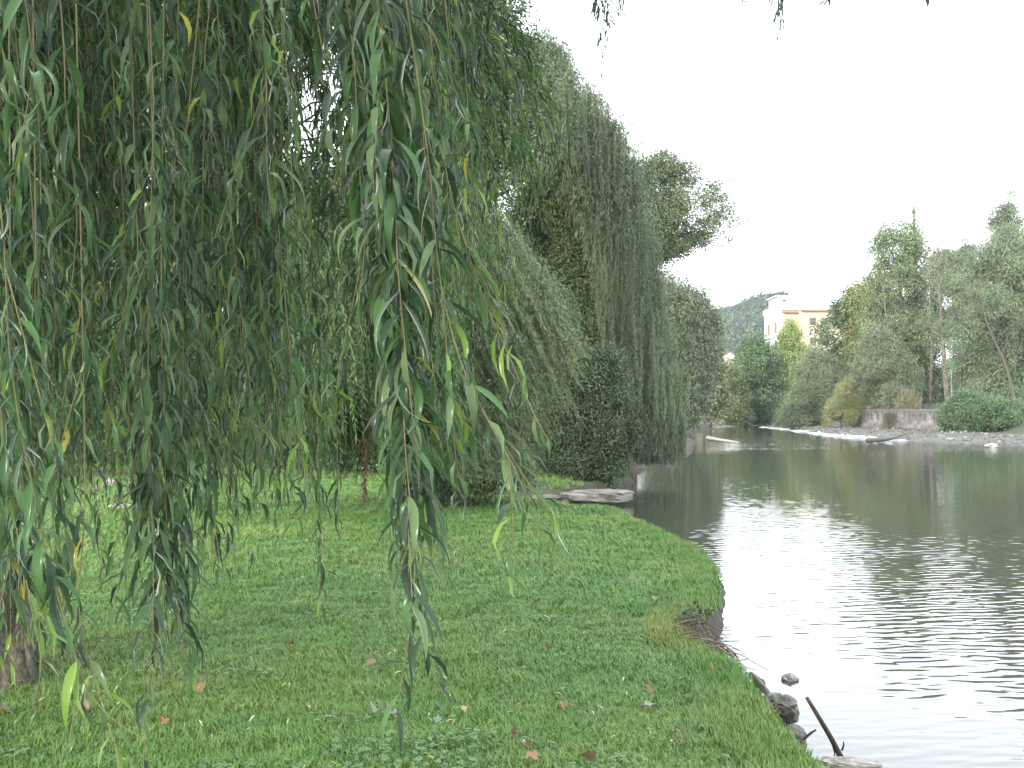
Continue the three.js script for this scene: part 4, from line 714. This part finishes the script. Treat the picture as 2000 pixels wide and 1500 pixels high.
// ---------------------------------------------------------------- the near willow that hangs in front of the camera
{
  const rng = rngOf(404), TX = (-62 - CX) / F * 6.4, BASE = V(TX, G(TX, -6.4) - 0.06, -6.4);
  const willow = thing('weeping_willow', 'near weeping willow whose leafy strands hang down in front of the lawn', 'tree', BASE);
  const L = (p) => p.clone().sub(BASE);
  // trunk
  const tp = bend([V(TX - 0.02, BASE.y - 0.05, -6.4), V(TX - 0.02, 1.0, -6.42), V(TX - 0.12, 2.1, -6.5), V(TX - 0.1, 3.3, -6.5), V(TX + 0.1, 4.6, -6.4)], 40).map(L);
  part('trunk', tube(tp, tp.map((p, i) => 0.34 - 0.11 * i / 40 + 0.16 * Math.exp(-i * 0.45)), 40, 0.05, 7, 1.0), M.bark, willow);
  // great limbs arching overhead
  const limbs = [];
  const fork = V(TX, 3.6, -6.45), ends = [[-2.2, 5.6, -1.5], [-0.9, 5.2, -2.2], [-0.2, 5.0, -3.2], [0.5, 5.6, -5.0], [-1.2, 6.0, -4.2], [-4.6, 6.2, -2.6], [-2.4, 6.6, -7.6], [-1.0, 6.0, -8.6], [1.9, 5.9, -8.0], [-5.4, 6.0, -7.4], [-3.2, 7.2, -5.4], [-3.6, 5.8, -0.6], [-0.6, 4.6, -1.0]];
  ends.forEach(([x, y, z], i) => { const e = V(x, y, z), m = fork.clone().lerp(e, 0.5); m.y = Math.max(fork.y, y) + 0.5 + 0.3 * rng(); const pts = bend([fork.clone().setY(3.3 + 0.9 * rng()), m, e], 18); limbs.push(...pts.slice(4)); part('limb', tube(pts.map(L), pts.map((_, k) => 0.14 * (1 - 0.85 * k / 18) + 0.008), 9, 0.01, i), M.bark, willow); });
  const nearLimb = (p) => { let b = limbs[0], bd = 1e9; for (const q of limbs) { const e = q.distanceToSquared(p); if (e < bd) { bd = e; b = q; } } return b; };

  // strands: [points as px, py, depth], how thick the leaves stand, leaf length
  const strands = [];
  const S = (pts, dens = 1, len = 0.115, young = 0.2, base = true) => strands.push({ pts: pts.map(([x, y, d]) => P(x, y, d)), dens, len, young, base });
  // the heavy middle strands
  S([[690, -90, 2.35], [745, 150, 2.3], [770, 400, 2.2], [784, 640, 2.15], [790, 850, 2.12], [803, 1000, 2.1], [815, 1130, 2.1], [826, 1240, 2.1], [862, 1350, 2.1]], 1.25, 0.118, 0.05);
  S([[640, -90, 2.3], [720, 250, 2.3], [762, 500, 2.25], [778, 750, 2.2], [785, 950, 2.2], [788, 1120, 2.2]], 1.35, 0.12, 0.05);
  S([[760, -90, 2.4], [790, 250, 2.4], [800, 500, 2.35], [815, 750, 2.3], [840, 930, 2.3], [858, 1080, 2.3], [878, 1150, 2.3]], 1.15, 0.11, 0.1);
  S([[720, -90, 2.6], [752, 200, 2.6], [768, 480, 2.55], [790, 760, 2.5], [770, 960, 2.5]], 1.1, 0.115, 0.05);
  S([[820, -90, 2.4], [850, 150, 2.4], [872, 340, 2.35], [900, 450, 2.3], [948, 590, 2.28], [992, 690, 2.25], [1028, 775, 2.22], [1056, 835, 2.2], [1078, 868, 2.2]], 0.85, 0.1, 0.75);
  S([[780, -90, 2.2], [835, 300, 2.2], [862, 560, 2.18], [905, 720, 2.15], [958, 830, 2.12], [1005, 915, 2.1], [1040, 1000, 2.1], [1072, 1072, 2.1], [1122, 1132, 2.1]], 0.75, 0.11, 0.35);
  S([[840, 430, 2.35], [850, 600, 2.3], [880, 760, 2.28], [925, 850, 2.25], [965, 900, 2.25]], 0.8, 0.1, 0.5);
  S([[880, -90, 2.9], [905, 100, 2.85], [920, 300, 2.8], [935, 430, 2.8]], 0.9, 0.11, 0.2); S([[860, -90, 2.6], [880, 150, 2.55], [872, 330, 2.5], [880, 480, 2.5]], 0.9, 0.11, 0.25);
  S([[670, -90, 2.45], [735, 200, 2.4], [760, 450, 2.35], [772, 700, 2.3], [775, 900, 2.3], [780, 1040, 2.3]], 1.5, 0.13, 0.02); S([[730, -90, 2.2], [765, 300, 2.15], [780, 560, 2.1], [800, 760, 2.1], [815, 900, 2.1]], 1.4, 0.13, 0.05); S([[800, -90, 2.7], [815, 260, 2.6], [830, 520, 2.6], [845, 720, 2.55], [872, 860, 2.5], [890, 960, 2.5]], 1.2, 0.12, 0.15);
  S([[300, 300, 2.9], [322, 800, 2.8], [318, 1050, 2.75], [300, 1200, 2.7], [305, 1300, 2.7]], 1.6, 0.12, 0.02); S([[360, 300, 3.0], [355, 850, 2.9], [345, 1100, 2.85], [352, 1260, 2.8]], 1.6, 0.12, 0.02); S([[400, 100, 3.1], [395, 750, 3.0], [410, 950, 3.0], [430, 1100, 3.0]], 1.3, 0.115, 0.05);
  S([[20, 500, 2.5], [40, 900, 2.45], [70, 1060, 2.4], [110, 1180, 2.4], [150, 1280, 2.4]], 1.4, 0.12, 0.05); S([[-40, 600, 2.9], [0, 950, 2.8], [30, 1120, 2.8], [50, 1240, 2.8]], 1.3, 0.12, 0.1);
  S([[705, -90, 2.25], [748, 250, 2.2], [775, 520, 2.2], [782, 780, 2.18], [792, 960, 2.15], [786, 1090, 2.15]], 1.6, 0.135, 0.0); S([[745, -90, 2.35], [775, 220, 2.3], [786, 470, 2.25], [795, 690, 2.25], [812, 860, 2.2], [835, 1010, 2.2], [850, 1110, 2.2]], 1.5, 0.13, 0.02); S([[690, 100, 2.5], [730, 400, 2.45], [752, 620, 2.4], [760, 820, 2.4], [752, 960, 2.4]], 1.4, 0.12, 0.05);
  // middle left
  S([[505, -90, 2.5], [520, 150, 2.45], [522, 330, 2.4], [530, 430, 2.4]], 1.0, 0.115, 0.1); S([[545, -90, 2.7], [560, 140, 2.65], [570, 330, 2.6], [585, 470, 2.6]], 1.0, 0.105, 0.1);
  S([[595, -90, 2.4], [640, 150, 2.35], [668, 300, 2.3], [690, 400, 2.3]], 1.0, 0.115, 0.1); S([[660, -90, 2.2], [690, 100, 2.2], [700, 300, 2.2], [712, 480, 2.2], [700, 600, 2.2]], 0.95, 0.115, 0.05);
  S([[420, -90, 3.2], [440, 300, 3.1], [470, 600, 3.0], [500, 860, 2.95], [512, 1060, 2.9]], 1.0, 0.11, 0.1); S([[500, -90, 3.4], [540, 400, 3.2], [575, 760, 3.1], [600, 950, 3.05], [640, 1060, 3.0]], 0.9, 0.11, 0.35); S([[560, 0, 3.6], [590, 480, 3.5], [620, 820, 3.4], [625, 1080, 3.4]], 0.9, 0.11, 0.3);
  S([[450, 0, 3.6], [500, 500, 3.5], [545, 830, 3.4], [560, 960, 3.4]], 0.95, 0.11, 0.2);
  // left edge
  S([[40, -90, 2.1], [62, 100, 2.1], [75, 230, 2.1], [80, 400, 2.1]], 0.9, 0.125, 0.1); S([[110, -90, 2.3], [125, 100, 2.3], [128, 200, 2.3], [150, 420, 2.3], [140, 560, 2.3]], 0.9, 0.12, 0.2);
  S([[-20, 200, 2.1], [8, 480, 2.1], [18, 680, 2.1], [42, 850, 2.1], [66, 960, 2.1], [92, 1090, 2.1], [132, 1230, 2.1], [168, 1340, 2.08], [215, 1400, 2.06], [282, 1445, 2.05]], 0.85, 0.115, 0.35);
  S([[-60, 300, 2.4], [-10, 700, 2.4], [20, 960, 2.4], [60, 1180, 2.35], [80, 1300, 2.3], [60, 1400, 2.3]], 0.9, 0.115, 0.2); S([[-30, -60, 2.2], [10, 120, 2.2], [40, 250, 2.2], [30, 420, 2.2]], 0.9, 0.11, 0.4);
  S([[70, 500, 2.6], [110, 900, 2.5], [130, 1080, 2.5], [120, 1250, 2.5], [150, 1330, 2.5]], 0.8, 0.11, 0.1);
  S([[250, -90, 3.0], [270, 500, 2.9], [285, 850, 2.8], [300, 1080, 2.6], [296, 1250, 2.5], [285, 1400, 2.45], [278, 1530, 2.4]], 0.95, 0.12, 0.05); S([[320, 0, 2.9], [315, 600, 2.8], [322, 900, 2.75], [325, 1100, 2.7], [310, 1240, 2.65], [300, 1345, 2.6]], 1.15, 0.115, 0.05); S([[350, -60, 3.1], [340, 500, 2.95], [350, 900, 2.9], [368, 1100, 2.85], [370, 1250, 2.8], [362, 1350, 2.8]], 1.15, 0.115, 0.05); S([[300, 200, 2.7], [290, 800, 2.7], [310, 1050, 2.7], [335, 1200, 2.7], [385, 1330, 2.7]], 1.0, 0.11, 0.1);
  S([[160, 560, 2.5], [165, 1000, 2.5], [155, 1200, 2.45], [200, 1380, 2.4], [230, 1500, 2.35], [190, 1560, 2.3]], 0.6, 0.1, 0.6);
  // right upper fringe, farther back
  for (const [x0, x1, y1, d] of [[900, 1102, 335, 4.6], [880, 1060, 250, 5.0], [940, 1085, 200, 5.4], [900, 1020, 460, 4.4], [870, 1010, 590, 4.2], [850, 985, 520, 4.6], [820, 960, 640, 4.0], [960, 1050, 130, 5.8], [840, 930, 720, 4.4], [880, 1000, 380, 5.0], [910, 1040, 300, 5.6], [800, 900, 560, 3.8], [930, 1070, 420, 5.2]])
    for (let k = 0; k < 3; k++) { const jx = k ? (rng() - 0.6) * 90 : 0, jy = k ? (rng() - 0.5) * 120 : 0, jd = k ? (rng() - 0.5) * 1.2 : 0; S([[x0 - 60 + jx, -140, d + 0.3 + jd], [x0 + jx, y1 * 0.2 - 40, d + 0.1 + jd], [(x0 + x1) / 2 + 15 + jx, (y1 + jy) * 0.55, d + jd], [x1 + jx, Math.max(60, y1 + jy), d - 0.05 + jd]], 0.9, 0.1, 0.45); }
  // lower left and the hem of the curtain
  for (const [x, y0, y1, d] of [[10, 700, 1330, 2.9], [35, 760, 1270, 3.2], [70, 700, 1390, 2.7], [105, 800, 1330, 3.1], [140, 820, 1210, 3.3], [180, 700, 1130, 3.4], [225, 750, 1090, 3.5], [255, 600, 1180, 3.0], [335, 500, 1290, 3.1], [410, 600, 1150, 3.4], [445, 600, 1110, 3.3], [480, 560, 1090, 3.5], [530, 600, 1040, 3.6], [575, 600, 1010, 3.5], [610, 640, 1060, 3.6], [650, 600, 1000, 3.9], [-20, 500, 1380, 2.6], [300, 700, 1250, 3.3], [380, 700, 1210, 3.2], [505, 400, 1000, 4.0], [560, 420, 960, 4.2], [630, 500, 940, 4.4]])
    S([[x - 60, -120, d + 0.3], [x - 25 + 30 * rng(), y0 - 200, d + 0.1], [x - 10, y0 + 100, d], [x + 8, (y0 + y1) / 2 + 60, d], [x + 25 * rng(), y1, d - 0.05]], 1.0, 0.11, 0.3);
  // the body of the curtain
  const TIP = [[-300, 1150], [0, 1180], [100, 1080], [200, 1020], [270, 1060], [380, 1060], [430, 1040], [520, 1000], [640, 960], [700, 820], [800, 720], [880, 560], [960, 420], [1000, 300]];
  for (let i = 0; i < 620; i++) {
    const d = 3.3 + 4.9 * rng() ** 0.9, px = -320 + 1290 * rng() ** 1.0; const tipMax = table(TIP, px); let ty = tipMax * (1 - 0.55 * rng() ** 1.6); if (d > 5) ty = Math.min(ty, 980);
    if (px > 570 && px < 740 && rng() < 0.8) ty = Math.min(ty, 60 + 130 * rng()); if (px > 560 && rng() < 0.35) continue;
    const sl = 0.02 + 0.1 * rng() + (px > 600 ? 0.1 : 0), y0 = -140; const w = (rng() - 0.5) * 50;
    S([[px - sl * (ty - y0), y0, d + 0.2], [px - sl * (ty - y0) * 0.55 + w, y0 + (ty - y0) * 0.35, d + 0.05], [px - sl * (ty - y0) * 0.25 - w * 0.4, y0 + (ty - y0) * 0.7, d], [px, ty, d - 0.05]], 0.75 + 0.4 * rng(), 0.095 + 0.025 * rng(), 0.1 + 0.2 * rng());
  }
  // strands out of frame: overhead and at the sides, and the three tips that dip into the sky
  for (const [x, y, d] of [[1182, 88, 7.9], [1160, 60, 8.0], [1520, 65, 7.7], [1498, 40, 7.9], [1212, 20, 7.8], [1450, 8, 7.8], [1526, 30, 7.7], [1170, 84, 7.8]]) S([[x - 30, -260, d + 0.2], [x - 6, -120, d + 0.1], [x + 4, y - 45, d], [x, y + 12, d]], 2.2, 0.12, 0);
  for (let i = 0; i < 190; i++) { const q = limbs[Math.floor(rng() * limbs.length)]; const a = q.clone().add(V((rng() - 0.5) * 1.6, -0.1, (rng() - 0.5) * 1.6)), len = 0.8 + 2.2 * rng(); const e = a.clone().add(V((rng() - 0.5) * 0.4, -len, (rng() - 0.5) * 0.4)), s = project(e); if (e.z < -0.4 && s[1] > -30 && s[0] > -100 && s[0] < 2100) continue; if (e.z > -1.2 && Math.hypot(e.x, e.z) < 0.9 && e.y < 3.2) continue; strands.push({ pts: [a, a.clone().lerp(e, 0.4).add(V(0.05, 0.05, 0)), e], dens: 0.7, len: 0.11, young: 0.1, base: true }); }

  // the crown overhead, above the frame
  { const om = [[], []], oc = [[], []];
    for (let i = 0; i < 2600; i++) { const az = rng() * 6.283, r = 4.9 * Math.sqrt(rng()); const x = TX + 0.2 + Math.cos(az) * r, z = -4.6 + Math.sin(az) * r * 1.15, y = 5.2 + 2.6 * (1 - (r / 5.2) ** 2) * (0.3 + 0.8 * rng()) + 0.8 * rng(); const k = rng() < 0.6 ? 0 : 1, len = k ? 2.4 : 1.4; const low = V(x, y - len, z), s = project(low); if (z < 0.5 && s[2] > 0 && s[1] > -20 && s[0] > -60) { continue; }
      om[k].push(new THREE.Matrix4().compose(L(V(x, y, z)), new THREE.Quaternion().setFromEuler(new THREE.Euler((rng() - 0.5) * 0.5, rng() * 6.28, (rng() - 0.5) * 0.5)), V(1.2, 1, 1.2))); oc[k].push(tint([0.05, 0.085, 0.035], rng, 0.4)); }
    om.forEach((m, k) => instanced('upper_foliage', STRANDS[k], M.leaf, m, oc[k], willow)); }
  const COL = { dark: [0.018, 0.048, 0.015], mid: [0.045, 0.112, 0.024], pale: [0.088, 0.145, 0.05], young: [0.14, 0.235, 0.03], yellow: [0.34, 0.30, 0.04] };
  const leaves = [], twigs = [];
  const Yv = V(0, 1, 0);
  for (const s of strands) {
    const raw = bend(s.pts, 60), top = s.pts[0];
    const tgeo = []; let seg = 0; const total = raw.reduce((a, p, i) => i ? a + p.distanceTo(raw[i - 1]) : 0, 0);
    // twig up to its limb
    const q = nearLimb(top); const lead = q.distanceTo(top) > 0.05 ? bend([q, q.clone().lerp(top, 0.55).setY(Math.max(q.y, top.y) + 0.1), top], 8) : [q, top];
    const pathPts = [...lead.slice(0, -1), ...raw]; const depth = -(s.pts[s.pts.length - 1].z);
    const r0 = 0.0021; twigs.push([depth, pathPts.filter((_, i) => i < lead.length ? true : (i - lead.length) % 2 === 0 || i === pathPts.length - 1), r0]);
    const place = (p, tan, t, size, youngBias) => {
      const a = rng() * 6.283, ref = Math.abs(tan.y) > 0.9 ? V(1, 0, 0) : Yv, u = tan.clone().cross(ref).normalize(), v = tan.clone().cross(u); const out = u.multiplyScalar(Math.cos(a)).addScaledVector(v, Math.sin(a));
      const th = 0.3 + 0.75 * rng() + (rng() < 0.15 ? 0.5 : 0), dir = tan.clone().multiplyScalar(Math.cos(th)).addScaledVector(out, Math.sin(th)); dir.y -= 0.12; dir.normalize();
      let n = Yv.clone().addScaledVector(out, 0.9).addScaledVector(V(rng() - 0.5, rng() - 0.5, rng() - 0.5), 0.9); n.addScaledVector(dir, -n.dot(dir)).normalize(); const x = dir.clone().cross(n).normalize();
      const len = s.len * size * (0.72 + 0.5 * rng()), wid = len * ((depth < 3.2 ? 0.145 : 0.115) + 0.045 * rng());
      const k = rng(), yb = youngBias; let c = k < yb * 0.45 ? COL.young : k < 0.42 ? COL.dark : k < 0.78 ? COL.mid : COL.pale; if (rng() < 0.0015) c = COL.yellow;
      leaves.push({ p: p.clone(), m: new THREE.Matrix4().makeBasis(x, dir, n), len, wid, c, v: Math.floor(rng() * 6), tone: 0.8 + 0.45 * rng() });
    };
    const step = 0.021 / s.dens; let acc = 0;
    for (let i = 1; i < raw.length; i++) {
      const a = raw[i - 1], b = raw[i], dl = a.distanceTo(b); seg += dl; acc += dl; const t = seg / total, tan = b.clone().sub(a).normalize();
      while (acc > step) { acc -= step; if (rng() < 0.12) continue; const tipThin = t > 0.86 ? 0.6 : 1; if (rng() > tipThin) continue; place(a.clone().lerp(b, rng()), tan, t, 1 - 0.45 * smooth(0.82, 1, t), s.young * (0.35 + 1.3 * smooth(0.5, 1, t))); }
      // side shoots
      if (rng() < 0.05 * dl / 0.04 && t < 0.9) { const dirS = tan.clone().add(V((rng() - 0.5) * 0.9, 0, (rng() - 0.5) * 0.9)).normalize(), ls = 0.12 + 0.25 * rng(); const e = b.clone().addScaledVector(dirS, ls); e.y -= 0.04; for (let k = 0; k < ls / 0.024; k++) place(b.clone().lerp(e, (k + 1) * 0.024 / ls), dirS, t, 0.8, s.young); twigs.push([depth, [b, b.clone().lerp(e, 0.5), e], 0.0016]); }
    }
  }
  // keep the lens clear
  const kept = leaves.filter((l) => Math.hypot(l.p.x, l.p.y - EYE, l.p.z) > 1.5 || l.p.z > 0.2);
  for (const l of kept) { const s = project(l.p); l.show = (s[2] > 0.3 && s[0] > -40 && s[0] < 2040 && s[1] > -60 && s[1] < 1540) ? l.len / s[2] : 0; }
  const order = kept.slice().sort((a, b) => b.show - a.show), near = order.slice(0, 300), rest = order.slice(300);
  const variants = [0, 1, 2, 3, 4, 5].map((k) => lanceolate(9, 0.75, [0.5, 0.9, 1.3, 0.3, 1.7, 0.7][k], [0.4, -0.6, 0.9, -0.2, 0.5, -1.1][k]));
  const tones = Object.fromEntries(Object.entries(COL).map(([k, c]) => [k, [0.85, 1.15].map((f) => leafMaterial(c[0] * f, c[1] * f, c[2] * f, 0.42, 0.32, 0.2))]));
  const nameOf = (c) => Object.keys(COL).find((k) => COL[k] === c);
  near.forEach((l) => { const o = part('leaf', variants[l.v], tones[nameOf(l.c)][l.tone > 1.02 ? 1 : 0], willow); o.matrixAutoUpdate = true; o.position.copy(l.p).sub(BASE); o.quaternion.setFromRotationMatrix(l.m); o.scale.set(l.wid, l.len, l.len); });
  // the rest of the leaves, joined
  const common = [0.5, 1.0, 1.6].map((c, k) => lanceolate(3, 0.75, c, [0.5, -0.7, 0.9][k])), np = common[0].attributes.position.count, ni = common[0].index.count;
  const fp = new Float32Array(rest.length * np * 3), fn = new Float32Array(rest.length * np * 3), fc = new Float32Array(rest.length * np * 3), fi = new Uint32Array(rest.length * ni), mm = new THREE.Matrix4(), nm = new THREE.Matrix3(), vv = V(0, 0, 0);
  rest.forEach((l, q) => {
    const g = common[l.v % 3], ps = g.attributes.position, ns = g.attributes.normal; mm.compose(L(l.p), new THREE.Quaternion().setFromRotationMatrix(l.m), V(l.wid, l.len, l.len)); nm.getNormalMatrix(mm);
    for (let k = 0; k < np; k++) { const o = (q * np + k) * 3; vv.fromBufferAttribute(ps, k).applyMatrix4(mm).toArray(fp, o); vv.fromBufferAttribute(ns, k).applyMatrix3(nm).normalize().toArray(fn, o); fc[o] = l.c[0] * l.tone; fc[o + 1] = l.c[1] * l.tone; fc[o + 2] = l.c[2] * l.tone; }
    for (let k = 0; k < ni; k++) fi[q * ni + k] = g.index.getX(k) + q * np;
  });
  const fg = new THREE.BufferGeometry(); fg.setAttribute('position', new THREE.BufferAttribute(fp, 3)); fg.setAttribute('normal', new THREE.BufferAttribute(fn, 3)); fg.setAttribute('color', new THREE.BufferAttribute(fc, 3)); fg.setIndex(new THREE.BufferAttribute(fi, 1));
  part('foliage', fg, M.willowLeaf, willow, true);
  // twigs: the nearest ones each on their own, the rest together
  twigs.sort((a, b) => a[0] - b[0]); const far = [];
  let own = 0;
  for (const [, pts, r] of twigs) { const g = tube(pts.map(L), pts.map((_, i) => r * (1 - 0.6 * i / pts.length)), r > 0.002 ? 5 : 4); const s = project(pts[pts.length - 1]); if (r > 0.002 && own < 44 && s[2] > 1.5 && s[0] > 0 && s[0] < 2000) { own++; part('hanging_twig', g, M.twig, willow); } else far.push(g); }
  part('twigs', mergeGeometries(far), M.twig, willow, true);
  // a withered brown strand among the green
  const wp = bend([P(700, 740, 5.2), P(708, 830, 5.2), P(713, 900, 5.2), P(710, 985, 5.2)], 24); const dead = new THREE.MeshPhysicalMaterial({ color: rgb(0.12, 0.062, 0.03), roughness: 0.95, transmission: 0.2, thickness: 0, side: THREE.DoubleSide });
  const dg = [tube(wp.map(L), wp.map(() => 0.002), 5)]; for (let i = 0; i < 46; i++) { const p = wp[6 + Math.floor(rng() ** 0.6 * 17)]; const g = lanceolate(6, 0.9, 2.2, 2); g.scale(0.014, 0.08, 0.08); g.applyMatrix4(new THREE.Matrix4().compose(L(p), new THREE.Quaternion().setFromEuler(new THREE.Euler(Math.PI + (rng() - 0.5) * 1.4, rng() * 6.28, (rng() - 0.5) * 1.2)), V(1, 1, 1))); dg.push(g); }
  const ds = part('withered_strand', mergeGeometries(dg), dead, willow); ds.userData.label = 'withered brown strand with curled dead leaves';
}

scene.traverse((o) => { if (o.isMesh) { o.castShadow = true; o.receiveShadow = true; } });
renderer.render(scene, camera);
